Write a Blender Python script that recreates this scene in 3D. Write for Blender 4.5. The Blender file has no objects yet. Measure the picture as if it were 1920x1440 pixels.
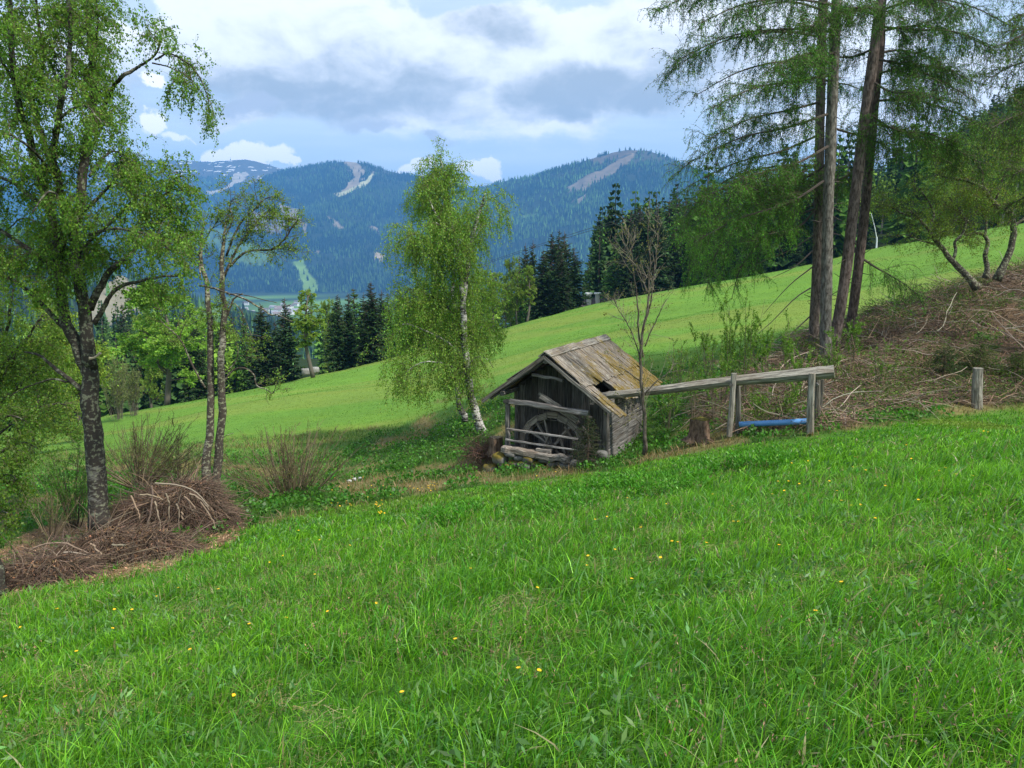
import bpy, math, numpy as np
from math import sin, cos, tan, atan, radians, pi
RNG = np.random.default_rng(11)
FOC = 1450.0
PIT = radians(9.4)
CP, SP = cos(PIT), sin(PIT)
scene = bpy.context.scene
COL = scene.collection

def at(px, py, Y):
    """world point seen at that place of the photograph, Y metres ahead"""
    u = (px - 960) / FOC; v = (720 - py) / FOC
    k = Y / (CP + v * SP)
    return np.array([u * k, Y, (-SP + v * CP) * k])

def project(P):
    P = np.asarray(P, float)
    d = P[..., 1] * CP - P[..., 2] * SP
    v = (P[..., 1] * SP + P[..., 2] * CP) / d
    return 960 + FOC * P[..., 0] / d, 720 - FOC * v, d

# ------------------------------------------------------------------ noise
_T = np.random.default_rng(3).random((256, 256))
def vnoise(x, y):
    xi = np.floor(x).astype(int); yi = np.floor(y).astype(int)
    fx = x - xi; fy = y - yi
    fx = fx * fx * (3 - 2 * fx); fy = fy * fy * (3 - 2 * fy)
    a = _T[xi & 255, yi & 255]; b = _T[(xi + 1) & 255, yi & 255]
    c = _T[xi & 255, (yi + 1) & 255]; d = _T[(xi + 1) & 255, (yi + 1) & 255]
    return (a * (1 - fx) + b * fx) * (1 - fy) + (c * (1 - fx) + d * fx) * fy
def fbm(x, y, o=4):
    x = np.asarray(x, float); y = np.asarray(y, float)
    s = 0; a = .5; t = 0
    for k in range(o):
        s = s + a * vnoise(x * 2 ** k + 17.3 * k, y * 2 ** k + 5.1 * k); t += a; a *= .5
    return s / t
def sstep(a, b, x):
    t = np.clip((x - a) / (b - a), 0, 1); return t * t * (3 - 2 * t)
def nrm(v):
    return v / np.maximum(np.linalg.norm(v, axis=-1, keepdims=True), 1e-9)
def lerp(a, b, t): return a + (b - a) * t
def inpoly(px, py, poly):
    ins = np.zeros(px.shape, bool); n = len(poly)
    for i in range(n):
        x1, y1 = poly[i]; x2, y2 = poly[(i + 1) % n]
        if y1 == y2: continue
        c = ((y1 > py) != (y2 > py)) & (px < (x2 - x1) * (py - y1) / (y2 - y1) + x1)
        ins ^= c
    return ins

# ------------------------------------------------------------------ mesh building
class MB:
    def __init__(s): s.V = []; s.C = []; s.L = []; s.F = []; s.n = 0
    def add(s, V, F, col=(1, 1, 1), loc=None, mat=0):
        V = np.asarray(V, np.float32).reshape(-1, 3)
        if not len(V): return
        c = np.empty((len(V), 4), np.float32); c[:, 3] = 1; c[:, :3] = col
        s.V.append(V); s.C.append(c); s.L.append(V if loc is None else np.asarray(loc, np.float32).reshape(-1, 3))
        for f in (F if isinstance(F, list) else [F]):
            f = np.asarray(f, np.int64)
            if len(f): s.F.append((f + s.n, mat))
        s.n += len(V)
    def mesh(s, name, mats, smooth=False):
        me = bpy.data.meshes.new(name)
        V = np.concatenate(s.V)
        me.vertices.add(len(V)); me.vertices.foreach_set('co', V.ravel())
        li = np.concatenate([f.ravel() for f, m in s.F]).astype(np.int32)
        tot = np.concatenate([np.full(len(f), f.shape[1]) for f, m in s.F])
        mi = np.concatenate([np.full(len(f), m) for f, m in s.F]).astype(np.int32)
        st = np.concatenate([[0], np.cumsum(tot)[:-1]]).astype(np.int32)
        me.loops.add(len(li)); me.loops.foreach_set('vertex_index', li)
        me.polygons.add(len(tot)); me.polygons.foreach_set('loop_start', st)
        me.polygons.foreach_set('loop_total', tot.astype(np.int32))
        me.polygons.foreach_set('material_index', mi)
        me.polygons.foreach_set('use_smooth', np.full(len(tot), smooth))
        a = me.color_attributes.new('Col', 'FLOAT_COLOR', 'POINT'); a.data.foreach_set('color', np.concatenate(s.C).ravel())
        b = me.attributes.new('loc', 'FLOAT_VECTOR', 'POINT'); b.data.foreach_set('vector', np.concatenate(s.L).ravel())
        for m in (mats if isinstance(mats, (list, tuple)) else [mats]): me.materials.append(m)
        me.update(calc_edges=True)
        return me
    def build(s, name, mats, parent=None, smooth=False, origin=None):
        if not s.V: return None
        if origin is not None:
            s.V = [v - np.asarray(origin, np.float32) for v in s.V]
        o = bpy.data.objects.new(name, s.mesh(name, mats, smooth)); COL.objects.link(o)
        if parent is not None: o.parent = parent
        if origin is not None and parent is None: o.location = origin
        return o

def tag(o, label=None, cat=None, group=None, kind=None):
    if label: o['label'] = label
    if cat: o['category'] = cat
    if group: o['group'] = group
    if kind: o['kind'] = kind
    return o
def thing(name, label, cat, loc=(0, 0, 0), group=None, rz=0):
    o = bpy.data.objects.new(name, None); COL.objects.link(o)
    o.location = [float(v) for v in loc]; o.rotation_euler[2] = rz
    return tag(o, label, cat, group)
def copy_tree(o, parent=None):
    c = o.copy(); COL.objects.link(c); c.parent = parent
    for ch in [k for k in bpy.data.objects if k.parent == o]:
        copy_tree(ch, c)
    return c

def frames(P):
    T = nrm(np.gradient(P, axis=1))
    m = nrm(P[:, -1] - P[:, 0])
    ref = np.where(np.abs(m[:, 2:3]) > .7, np.array([[1., .13, 0]]), np.array([[.1, .05, 1.]]))
    A = nrm(np.cross(T, ref[:, None, :])); B = np.cross(T, A)
    return T, A, B
def tubes(mb, P, Rd, sides=4, col=(1, 1, 1), mat=0, bump=0, cap=True):
    P = np.asarray(P, float)
    if P.ndim == 2: P = P[None]
    N, S, _ = P.shape
    if N == 0: return
    Rd = np.broadcast_to(np.asarray(Rd, float), (N, S))
    T, A, B = frames(P)
    th = np.arange(sides) / sides * 2 * pi
    rr = Rd[:, :, None] * np.ones(sides)
    if bump: rr = rr * (1 + bump * RNG.normal(size=rr.shape))
    V = P[:, :, None] + rr[..., None] * (A[:, :, None] * np.cos(th)[None, None, :, None] + B[:, :, None] * np.sin(th)[None, None, :, None])
    ix = np.arange(N * S * sides).reshape(N, S, sides)
    a = ix[:, :-1]; b = np.roll(a, -1, axis=2); c = ix[:, 1:]; d = np.roll(c, -1, axis=2)
    F = [np.stack([a, b, d, c], -1).reshape(-1, 4)]
    if cap and sides > 3: F += [ix[:, -1], ix[:, 0, ::-1]]
    col = np.asarray(col, float)
    if col.ndim == 2: col = np.repeat(col, S * sides, 0)
    mb.add(V.reshape(-1, 3), F, col, mat=mat)
def spline(pts, n):
    pts = np.asarray(pts, float)
    if len(pts) < 3:
        t = np.linspace(0, 1, n)[:, None]; return pts[0] * (1 - t) + pts[-1] * t
    P = np.vstack([2 * pts[0] - pts[1], pts, 2 * pts[-1] - pts[-2]])
    out = []
    m = len(pts) - 1
    for t in np.linspace(0, m - 1e-6, n):
        i = int(t); f = t - i
        p0, p1, p2, p3 = P[i:i + 4]
        out.append(.5 * ((2 * p1) + (p2 - p0) * f + (2 * p0 - 5 * p1 + 4 * p2 - p3) * f * f + (-p0 + 3 * p1 - 3 * p2 + p3) * f ** 3))
    return np.array(out)

def beam(mb, p, q, w, h, up=(0, 0, 1), col=(1, 1, 1), jit=.006, S=6, mat=0, taper=1.0):
    """a weathered timber with chamfered edges from p to q"""
    p = np.asarray(p, float); q = np.asarray(q, float)
    T = q - p; Lg = np.linalg.norm(T); T = T / Lg
    if abs(T @ np.asarray(up, float)) > .98 * np.linalg.norm(up): up = (.1, 1, .05)
    A = np.cross(T, np.asarray(up, float)); A /= np.linalg.norm(A); B = np.cross(A, T)
    c = min(w, h) * .16
    prof = np.array([[-w/2+c, -h/2], [w/2-c, -h/2], [w/2, -h/2+c], [w/2, h/2-c], [w/2-c, h/2], [-w/2+c, h/2], [-w/2, h/2-c], [-w/2, -h/2+c]])
    off = RNG.random(3) * 40
    V = []; Lc = []
    wob = RNG.normal(size=(S, 2)) * jit
    for i in range(S):
        t = i / (S - 1); k = lerp(1, taper, t)
        pr = prof * k + wob[i] + RNG.normal(size=(8, 2)) * jit * .5
        V.append(p + T * (t * Lg + (RNG.normal(size=(8, 1)) * jit if i in (0, S - 1) else 0)) + pr[:, :1] * A + pr[:, 1:] * B)
        Lc.append(np.column_stack([np.full(8, t * Lg), pr[:, 0], pr[:, 1]]) + off)
    ix = np.arange(S * 8).reshape(S, 8)
    a = ix[:-1]; b = np.roll(a, -1, 1); cc = ix[1:]; d = np.roll(cc, -1, 1)
    F = [np.stack([a, cc, d, b], -1).reshape(-1, 4), ix[:1], ix[-1:, ::-1]]
    mb.add(np.concatenate(V), F, col, np.concatenate(Lc), mat)

def leaves(mb, P, A, size, col, mat=0, ratio=.62, fold=0):
    """one small diamond leaf at each P pointing along A"""
    n = len(P)
    if n == 0: return
    A = nrm(A); S = nrm(np.cross(A, RNG.normal(size=(n, 3))))
    size = np.asarray(size).reshape(-1, 1) * np.ones((n, 1))
    V = np.stack([P, P + A * size * .45 + S * size * ratio * .5, P + A * size, P + A * size * .45 - S * size * ratio * .5], 1)
    ix = np.arange(n * 4).reshape(n, 4)
    col = np.asarray(col, float)
    if col.ndim == 2: col = np.repeat(col, 4, 0)
    mb.add(V.reshape(-1, 3), ix, col, mat=mat)
def tint(base, n, var=.2, hue=.12):
    b = np.asarray(base, float)[None] * np.exp(RNG.normal(size=(n, 1)) * var)
    return np.clip(b * (1 + RNG.normal(size=(n, 3)) * np.array([hue, .03, hue])), 0, 1)

def grow(P0, D0, Lg, S, jit, grav):
    D = nrm(np.asarray(D0, float)); P = np.asarray(P0, float); n = len(P)
    step = (np.broadcast_to(Lg, (n,)) / S)[:, None]
    out = [P]
    for k in range(S):
        D = nrm(D + RNG.normal(size=(n, 3)) * jit + np.array([0, 0, 1.]) * np.asarray(grav).reshape(-1, 1))
        P = P + D * step; out.append(P)
    return np.stack(out, 1)
def sample(P, n, f0=0., f1=1.):
    """n random places on the polylines P(N,S,3)"""
    N, S, _ = P.shape
    ln = np.linalg.norm(P[:, -1] - P[:, 0], axis=1) + 1e-6
    i = RNG.choice(N, n, p=ln / ln.sum())
    f = RNG.uniform(f0, f1, n) * (S - 1); k = np.minimum(f.astype(int), S - 2); t = (f - k)[:, None]
    a = P[i, k]; b = P[i, k + 1]
    return a * (1 - t) + b * t, nrm(b - a), i, f / (S - 1)
def spawn(P, n, Lg, S, ang=60, jit=.12, grav=0., f0=.15, f1=1., up=0., shrink=.5):
    p, T, i, f = sample(P, n, f0, f1)
    Q = nrm(np.cross(T, RNG.normal(size=(n, 3))))
    a = np.radians(ang + RNG.normal(size=n) * 12)[:, None]
    D = T * np.cos(a) + Q * np.sin(a) + np.array([0, 0, up])
    L = RNG.uniform(Lg[0], Lg[1], n) * (1 - shrink * f)
    return grow(p, D, L, S, jit, grav)
def taper(n, S, r0, r1): return np.broadcast_to(np.linspace(r0, r1, S)[None], (n, S))

# ------------------------------------------------------------------ materials
def mat_new(name):
    m = bpy.data.materials.new(name); m.use_nodes = True
    nt = m.node_tree; nt.nodes.clear()
    out = nt.nodes.new('ShaderNodeOutputMaterial')
    return m, nt, out
def N(nt, typ, ins=None, **kw):
    n = nt.nodes.new(typ)
    for k, v in kw.items(): setattr(n, k, v)
    for k, v in (ins or {}).items():
        s = n.inputs[k]
        if isinstance(v, bpy.types.NodeSocket): nt.links.new(v, s)
        else: s.default_value = v
    return n
def rgba(c): return (c[0], c[1], c[2], 1)
def attr(nt, name='Col'): return N(nt, 'ShaderNodeAttribute', attribute_name=name)
def mix(nt, f, a, b, blend='MIX'):
    n = nt.nodes.new('ShaderNodeMix'); n.data_type = 'RGBA'; n.blend_type = blend
    for s, v in ((n.inputs[0], f), (n.inputs[6], a), (n.inputs[7], b)):
        if isinstance(v, bpy.types.NodeSocket): nt.links.new(v, s)
        else: s.default_value = rgba(v) if isinstance(v, (tuple, list)) else v
    return n.outputs[2]
def math_(nt, op, a, b=0., c=0.):
    n = nt.nodes.new('ShaderNodeMath'); n.operation = op
    for i, v in enumerate((a, b, c)):
        if isinstance(v, bpy.types.NodeSocket): nt.links.new(v, n.inputs[i])
        else: n.inputs[i].default_value = v
    return n.outputs[0]
def rng_(nt, v, a, b, c=0., d=1.):
    n = N(nt, 'ShaderNodeMapRange', {0: v, 1: a, 2: b, 3: c, 4: d}); n.interpolation_type = 'SMOOTHSTEP'
    return n.outputs[0]
def noise(nt, vec, scale, detail=4, rough=.55, dist=0.):
    return N(nt, 'ShaderNodeTexNoise', {'Vector': vec, 'Scale': scale, 'Detail': detail, 'Roughness': rough, 'Distortion': dist})
def mapping(nt, vec, scale=(1, 1, 1), loc=(0, 0, 0)):
    return N(nt, 'ShaderNodeMapping', {'Vector': vec, 'Scale': scale, 'Location': loc}).outputs[0]

def leaf_mat(name, trans=.35, rough=.5, spec=.25, varobj=.0, tcol=(1.1, 1.15, .5)):
    m, nt, out = mat_new(name)
    c = attr(nt).outputs[0]
    if varobj:
        oi = N(nt, 'ShaderNodeObjectInfo')
        k = math_(nt, 'MULTIPLY_ADD', oi.outputs['Random'], varobj, 1 - varobj / 2)
        c = mix(nt, 1., c, N(nt, 'ShaderNodeCombineXYZ', {0: k, 1: k, 2: k}).outputs[0], 'MULTIPLY')
    p = N(nt, 'ShaderNodeBsdfPrincipled', {'Base Color': c, 'Roughness': rough, 'Specular IOR Level': spec})
    t = N(nt, 'ShaderNodeBsdfTranslucent', {'Color': mix(nt, 1., c, (tcol[0], tcol[1], tcol[2]), 'MULTIPLY')})
    s = N(nt, 'ShaderNodeMixShader', {0: trans, 1: p.outputs[0], 2: t.outputs[0]})
    nt.links.new(s.outputs[0], out.inputs[0])
    return m
def plain_mat(name, rough=.85, spec=.2, noise_amt=.0, nscale=8, bump=0, coord='Object', stretch=(1, 1, 1), dark=(.35, .35, .35)):
    """vertex colour with dirt noise and bump"""
    m, nt, out = mat_new(name)
    c = attr(nt).outputs[0]
    vec = attr(nt, 'loc').outputs[1] if coord == 'loc' else N(nt, 'ShaderNodeTexCoord').outputs[coord]
    vec = mapping(nt, vec, stretch)
    n1 = noise(nt, vec, nscale, 6, .65)
    if noise_amt:
        f = rng_(nt, n1.outputs[0], .35, .65)
        c = mix(nt, math_(nt, 'MULTIPLY', f, noise_amt), c, mix(nt, 1., c, dark, 'MULTIPLY'))
    p = N(nt, 'ShaderNodeBsdfPrincipled', {'Base Color': c, 'Roughness': rough, 'Specular IOR Level': spec})
    if bump:
        b = N(nt, 'ShaderNodeBump', {'Strength': 1., 'Distance': bump, 'Height': n1.outputs[0]})
        nt.links.new(b.outputs[0], p.inputs['Normal'])
    nt.links.new(p.outputs[0], out.inputs[0])
    return m
M = {}
M['leaf'] = leaf_mat('leaf', .48)
M['needle'] = leaf_mat('needle', .27, .6, .1)
M['far_needle'] = leaf_mat('far_needle', .15, .7, .08, .45)
M['grass'] = leaf_mat('grass', .42, .42, .3, tcol=(1.03, 1.18, .42))
M['dry'] = plain_mat('dry', .8, .15)
M['twig'] = plain_mat('twig', .85, .15)
M['stone'] = plain_mat('stone', .85, .25, .7, 5, .02, dark=(.45, .45, .42))
M['paint'] = plain_mat('paint', .5, .3)
M['bark'] = plain_mat('bark', .9, .15, .9, 17, .045, stretch=(1, 1, .3), dark=(.22, .2, .18))
M['plastic'] = plain_mat('plastic', .38, .5, .35, 4, .002, dark=(.55, .6, .6))
M['soil'] = plain_mat('soil', .95, .1, .8, 6, .04, dark=(.4, .38, .35))

def birch_bark(name, white=(.52, .50, .46), dark=(.05, .045, .04), amt=.5, lich=0.25):
    m, nt, out = mat_new(name)
    tc = N(nt, 'ShaderNodeTexCoord').outputs['Object']
    n1 = noise(nt, mapping(nt, tc, (3, 3, 9)), 2.2, 6, .7)
    n2 = noise(nt, tc, 1.3, 3, .5)
    n3 = noise(nt, tc, 14, 4, .6)
    a = math_(nt, 'ADD', n1.outputs[0], math_(nt, 'MULTIPLY', math_(nt, 'SUBTRACT', n2.outputs[0], .5), .8))
    f = rng_(nt, a, amt - .06, amt + .06)
    c = mix(nt, f, white, dark)
    c = mix(nt, math_(nt, 'MULTIPLY', rng_(nt, n3.outputs[0], .52, .62), lich), c, (.28, .30, .2))
    c = mix(nt, 1., c, attr(nt).outputs[0], 'MULTIPLY')
    p = N(nt, 'ShaderNodeBsdfPrincipled', {'Base Color': c, 'Roughness': .85, 'Specular IOR Level': .2})
    b = N(nt, 'ShaderNodeBump', {'Strength': 1., 'Distance': .02, 'Height': n1.outputs[0]})
    nt.links.new(b.outputs[0], p.inputs['Normal']); nt.links.new(p.outputs[0], out.inputs[0])
    return m
M['birch'] = birch_bark('birch', (.46, .45, .42), amt=.47)
M['old_birch'] = birch_bark('old_birch', (.155, .15, .13), (.04, .034, .028), .38, .5)

def wood_mat(name, moss=0.0):
    m, nt, out = mat_new(name)
    lc = attr(nt, 'loc').outputs[1]
    g = noise(nt, mapping(nt, lc, (1.2, 26, 26)), 1.6, 7, .7, .4)
    g2 = noise(nt, mapping(nt, lc, (.7, 3, 3)), 1.3, 4, .6)
    c = mix(nt, rng_(nt, g.outputs[0], .36, .66), (.055, .05, .045), (.33, .315, .29))
    c = mix(nt, math_(nt, 'MULTIPLY', rng_(nt, g2.outputs[0], .45, .65), .5), c, (.13, .10, .075))
    c = mix(nt, 1., c, attr(nt).outputs[0], 'MULTIPLY')
    if moss:
        tc = N(nt, 'ShaderNodeTexCoord').outputs['Object']
        k1 = noise(nt, tc, 1.1, 5, .65); k2 = noise(nt, tc, 14, 4, .7)
        z = N(nt, 'ShaderNodeSeparateXYZ', {0: tc})
        grad = math_(nt, 'MULTIPLY_ADD', z.outputs[2], -.16, .52)      # more moss lower on the slope and further back
        grad = math_(nt, 'ADD', grad, math_(nt, 'MULTIPLY', z.outputs[1], .03))
        s = math_(nt, 'ADD', math_(nt, 'ADD', k1.outputs[0], grad), math_(nt, 'MULTIPLY', math_(nt, 'SUBTRACT', k2.outputs[0], .5), .7))
        f = rng_(nt, s, .60, .78)
        mc = mix(nt, k2.outputs[0], (.075, .06, .012), (.21, .14, .025))
        c = mix(nt, math_(nt, 'MULTIPLY', f, moss), c, mc)
        pale = rng_(nt, noise(nt, tc, 6, 5, .7).outputs[0], .56, .66)
        c = mix(nt, math_(nt, 'MULTIPLY', pale, .35), c, (.42, .42, .36))
    p = N(nt, 'ShaderNodeBsdfPrincipled', {'Base Color': c, 'Roughness': .88, 'Specular IOR Level': .15})
    b = N(nt, 'ShaderNodeBump', {'Strength': 1., 'Distance': .012, 'Height': g.outputs[0]})
    nt.links.new(b.outputs[0], p.inputs['Normal']); nt.links.new(p.outputs[0], out.inputs[0])
    return m
M['wood'] = wood_mat('wood'); M['roof_wood'] = wood_mat('roof_wood', .9)

def ground_mat(name, nscale=3., amt=.35, spec=.1, fine=40):
    m, nt, out = mat_new(name)
    tc = N(nt, 'ShaderNodeTexCoord').outputs['Object']
    c = attr(nt).outputs[0]
    n1 = noise(nt, tc, nscale, 6, .65); n2 = noise(nt, tc, nscale * .12, 4, .6)
    c = mix(nt, math_(nt, 'MULTIPLY', rng_(nt, n1.outputs[0], .35, .7), amt), c, mix(nt, 1., c, (.45, .5, .4), 'MULTIPLY'))
    c = mix(nt, math_(nt, 'MULTIPLY', rng_(nt, n2.outputs[0], .4, .7), .3), c, mix(nt, 1., c, (1.25, 1.05, .7), 'MULTIPLY'))
    p = N(nt, 'ShaderNodeBsdfPrincipled', {'Base Color': c, 'Roughness': .95, 'Specular IOR Level': spec})
    b = N(nt, 'ShaderNodeBump', {'Strength': .6, 'Distance': .06, 'Height': n1.outputs[0]})
    nt.links.new(b.outputs[0], p.inputs['Normal']); nt.links.new(p.outputs[0], out.inputs[0])
    return m
M['ground'] = ground_mat('ground'); M['far_ground'] = ground_mat('far_ground', .02, .5, .05)
# ------------------------------------------------------------------ terrain
CTRL = [  # seen at (x, y) of the photograph, metres ahead
 (0,1130,10),(200,1060,12.4),(430,990,15),(640,945,17.5),(900,905,19.3),(1140,872,20.2),(1340,828,19.5),(1520,810,18.7),(1700,785,20.5),(1832,767,22),(1920,757,22.5),
 (540,930,19),(760,882,24),(1000,870,21.2),(1000,850,24),(1250,835,22),(1300,745,25),(1450,700,24.5),(1450,772,21),(1700,742,22.5),
 (1560,658,27),(1700,645,26),(1800,575,28.5),(1900,525,30),(2100,480,30),(1850,640,25.5),(2200,560,26),
 (1650,600,40),(1700,520,60),(1400,600,45),(1300,650,38),(1250,600,60),(1100,640,50),(1020,700,35),(930,800,27),(850,740,40),(800,800,32),
 (700,760,40),(600,780,40),(600,850,28),(450,760,50),(400,850,28),(250,830,38),(100,850,36),(250,900,24),(80,950,20),(-200,900,34),(-150,1000,17),
 (100,815,58),(200,782,66),(330,757,72),(600,701,82),(740,671,89),(930,621,100),(1100,576,108),(1300,541,113),(1500,501,114),(1640,466,114),(1840,436,114),(2000,410,114),(2300,370,114),(-100,830,62),(-400,860,62),
 (1500,560,75),(1850,480,75),(900,680,65),(600,735,60),(300,790,52),(2100,450,60),
]
_pts = [at(*c) for c in CTRL]
for x in (-12, -4, 4, 12, 22):
    for y in (-10, -2, 3, 8, 13):
        _pts.append(np.array([x, y, -1.6 + .139 * x - .215 * y]))
for x in (-34, -24):
    for y in (-8, 6): _pts.append(np.array([x, y, -1.6 + .139 * x - .215 * y]))
for c, dz1 in (((200,782,66), -9), ((600,701,82), -9), ((930,621,100), -9), ((1300,541,113), -5), ((1640,466,114), -3), ((1840,436,114), -3), ((-100,830,62), -8)):
    p = at(*c); s = (c[2] + 30) / c[2]
    _pts.append(np.array([p[0] * s, p[1] * s, p[2] + dz1]))
_pts = np.array(_pts)
def _tps_fit(P, lam=.02):
    X = P[:, :2] / 30; n = len(X)
    d2 = ((X[:, None] - X[None]) ** 2).sum(-1)
    K = .5 * d2 * np.log(d2 + 1e-9) + lam * np.eye(n) * .1
    Q = np.column_stack([np.ones(n), X]); A = np.zeros((n + 3, n + 3))
    A[:n, :n] = K; A[:n, n:] = Q; A[n:, :n] = Q.T
    return X, np.linalg.solve(A, np.concatenate([P[:, 2], np.zeros(3)]))
_TX, _TW = _tps_fit(_pts)
def _tps(x, y):
    x = np.asarray(x, float); y = np.asarray(y, float); sh = x.shape
    q = np.column_stack([x.ravel(), y.ravel()]) / 30; out = np.empty(len(q)); n = len(_TX)
    for i in range(0, len(q), 20000):
        b = q[i:i + 20000]; d2 = ((b[:, None] - _TX[None]) ** 2).sum(-1)
        out[i:i + 20000] = (.5 * d2 * np.log(d2 + 1e-9)) @ _TW[:n] + _TW[n] + b @ _TW[n + 1:]
    return out.reshape(sh)
def zfar(x, y):
    d = np.hypot(x * .9, y)
    return -14 - 150 * sstep(90, 760, d) + 5 * (fbm(x / 300, y / 300) - .5)
def height(x, y):
    x = np.asarray(x, float); y = np.asarray(y, float)
    d = np.hypot(x * .75, np.maximum(y, 0))
    w = sstep(128, 190, d)
    z1 = np.clip(_tps(np.clip(x, -170, 170), np.clip(y, -40, 170)), -60, 45)
    b = (fbm(x * .9, y * .9) - .5) * .14 + (fbm(x * .12 + 9, y * .12) - .5) * .5 * sstep(20, 50, y)
    z1 = z1 + b * (1 - .7 * np.exp(-((x - 1.5) ** 2 + (y - 21.5) ** 2) / 12))
    return z1 * (1 - w) + zfar(x, y) * w

def graded(segs):
    out = [segs[0][0]]
    for a, b, s in segs: out += list(np.arange(a + s, b + 1e-6, s))
    return np.array(out)
gx = graded([(0, 22, .25), (22, 60, .8), (60, 150, 2.5), (150, 400, 18), (400, 7000, 300)])
gx = np.concatenate([-gx[:0:-1], gx])
gy = np.concatenate([[-290, -200, -120, -60, -30, -18, -12], graded([(-9, 31, .25), (31, 60, .6), (60, 150, 1.4), (150, 400, 10), (400, 1600, 60), (1600, 10300, 300)])])

C_GRASS = np.array([.062, .145, .022]); C_FAR = np.array([.112, .222, .03]); C_DRY = np.array([.20, .15, .075])
C_BROWN = np.array([.13, .09, .055]); C_GULLY = np.array([.05, .105, .02]); C_YEL = np.array([.17, .22, .03])
POLY_BANK = [(1300,790),(1330,740),(1440,690),(1480,650),(1600,610),(1700,555),(1790,520),(1920,500),(2400,470),(2400,760),(1925,752),(1832,760),(1700,770),(1540,800),(1400,812)]
POLY_MOUND = [(-60,1140),(-40,1040),(100,985),(180,930),(240,890),(430,930),(455,1000),(370,1040),(280,1085),(140,1110)]
def gtype(x, y, z=None):
    """masks of what covers the ground at x, y"""
    if z is None: z = height(x, y)
    px, py, d = project(np.stack([x, y, z], -1))
    n = fbm(x * .8, y * .8, 5); n2 = fbm(x * .25 + 40, y * .25, 4); n3 = fbm(x * 2.6 + 9, y * 2.6, 3)
    jx = px + (n - .5) * 110 + (n3 - .5) * 60; jy = py + (fbm(x * .8 + 50, y * .8) - .5) * 50
    ok = (y > 7) & (n3 < .66)
    bank = inpoly(jx, jy, POLY_BANK) & (y < 33) & ok
    mound = inpoly(jx, jy, POLY_MOUND) & (y < 17.5) & ok
    # line between the near meadow and the gully, and the far side of the gully
    e1 = np.interp(px, [-400, 0, 430, 640, 900, 1140, 1340, 1520, 1832, 2300], [1260, 1130, 995, 950, 908, 880, 838, 815, 772, 700])
    e2 = np.interp(px, [-400, 0, 200, 400, 620, 760, 900, 1000, 1250, 1450, 1600, 2300], [900, 900, 870, 850, 850, 790, 735, 720, 690, 640, 600, 400])
    gul = sstep(-12, 8, (e1 - py)) * sstep(-14, 22, py - e2 + (n - .5) * 50) * (y > 8) * (y < 50)
    far = (py < e2 + 5) & (y > 22)
    return dict(px=px, py=py, d=d, bank=bank, mound=mound, gul=gul, far=far, n=n, n2=n2, n3=n3, e1=e1, e2=e2)
def gcolor(x, y, z=None, g=None):
    g = g or gtype(x, y, z)
    n, n2, n3 = (g[k][..., None] for k in ('n', 'n2', 'n3'))
    c = C_GRASS * (.75 + .5 * n)
    ypatch = sstep(.5, .62, n2) * sstep(14, 20, y)[..., None]
    c = lerp(c, C_YEL * .9, ypatch * .55)
    far = C_FAR * (.86 + .28 * n)
    band = sstep(.5, .62, fbm(x * .03 + 3, y * .16 + x * .02 + 7, 4))[..., None]
    far = lerp(far, np.array([.185, .225, .045]), band * .55)
    far = far * (.82 + .36 * fbm(x * .06 + 20, y * .11, 3)[..., None])
    near_far = sstep(60, 26, g['y'] if 'y' in g else y)[..., None]
    far = lerp(far, C_GRASS * 1.5, near_far * .5 * sstep(.45, .55, n2))
    c = np.where(g['far'][..., None], far, c)
    gl = C_GULLY * (.7 + .7 * n)
    gl = lerp(gl, C_DRY, sstep(.54, .62, n) * .75)
    c = lerp(c, gl, g['gul'][..., None])
    c = np.where(g['bank'][..., None], lerp(C_BROWN * (.7 + .6 * n3), C_GULLY, sstep(.58, .66, n) * .8), c)
    c = np.where(g['mound'][..., None], np.array([.17, .105, .06]) * (.7 + .6 * n3), c)
    return c
def far_color(x, y):
    n = fbm(x / 260, y / 260, 4)[..., None]; n2 = fbm(x / 90 + 5, y / 90, 3)[..., None]
    forest = np.array([.02, .038, .012]) * (.8 + .5 * n2); field = np.array([.13, .25, .04]) * (.8 + .4 * n2)
    flat = sstep(1300, 1700, y)[..., None] * sstep(3400, 3200, y)[..., None] * ((x / np.maximum(y, 1) > -.41) & (x / np.maximum(y, 1) < -.235))[..., None]
    return lerp(forest, field, np.clip(flat * sstep(.42, .47, n), 0, 1))
def make_ground():
    X, Y = np.meshgrid(gx, gy); Z = height(X, Y)
    c = gcolor(X, Y, Z); w = sstep(125, 160, np.hypot(X * .75, Y))[..., None]
    c = lerp(c, far_color(X, Y), w)
    mb = MB(); H, W = X.shape; ix = np.arange(H * W).reshape(H, W)
    F = np.stack([ix[:-1, :-1], ix[:-1, 1:], ix[1:, 1:], ix[1:, :-1]], -1).reshape(-1, 4)
    mb.add(np.stack([X, Y, Z], -1), F, c.reshape(-1, 3))
    tag(mb.build('ground', M['ground'], smooth=True), 'green sloping meadow ground with a small gully across it', kind='structure')
make_ground()

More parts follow.
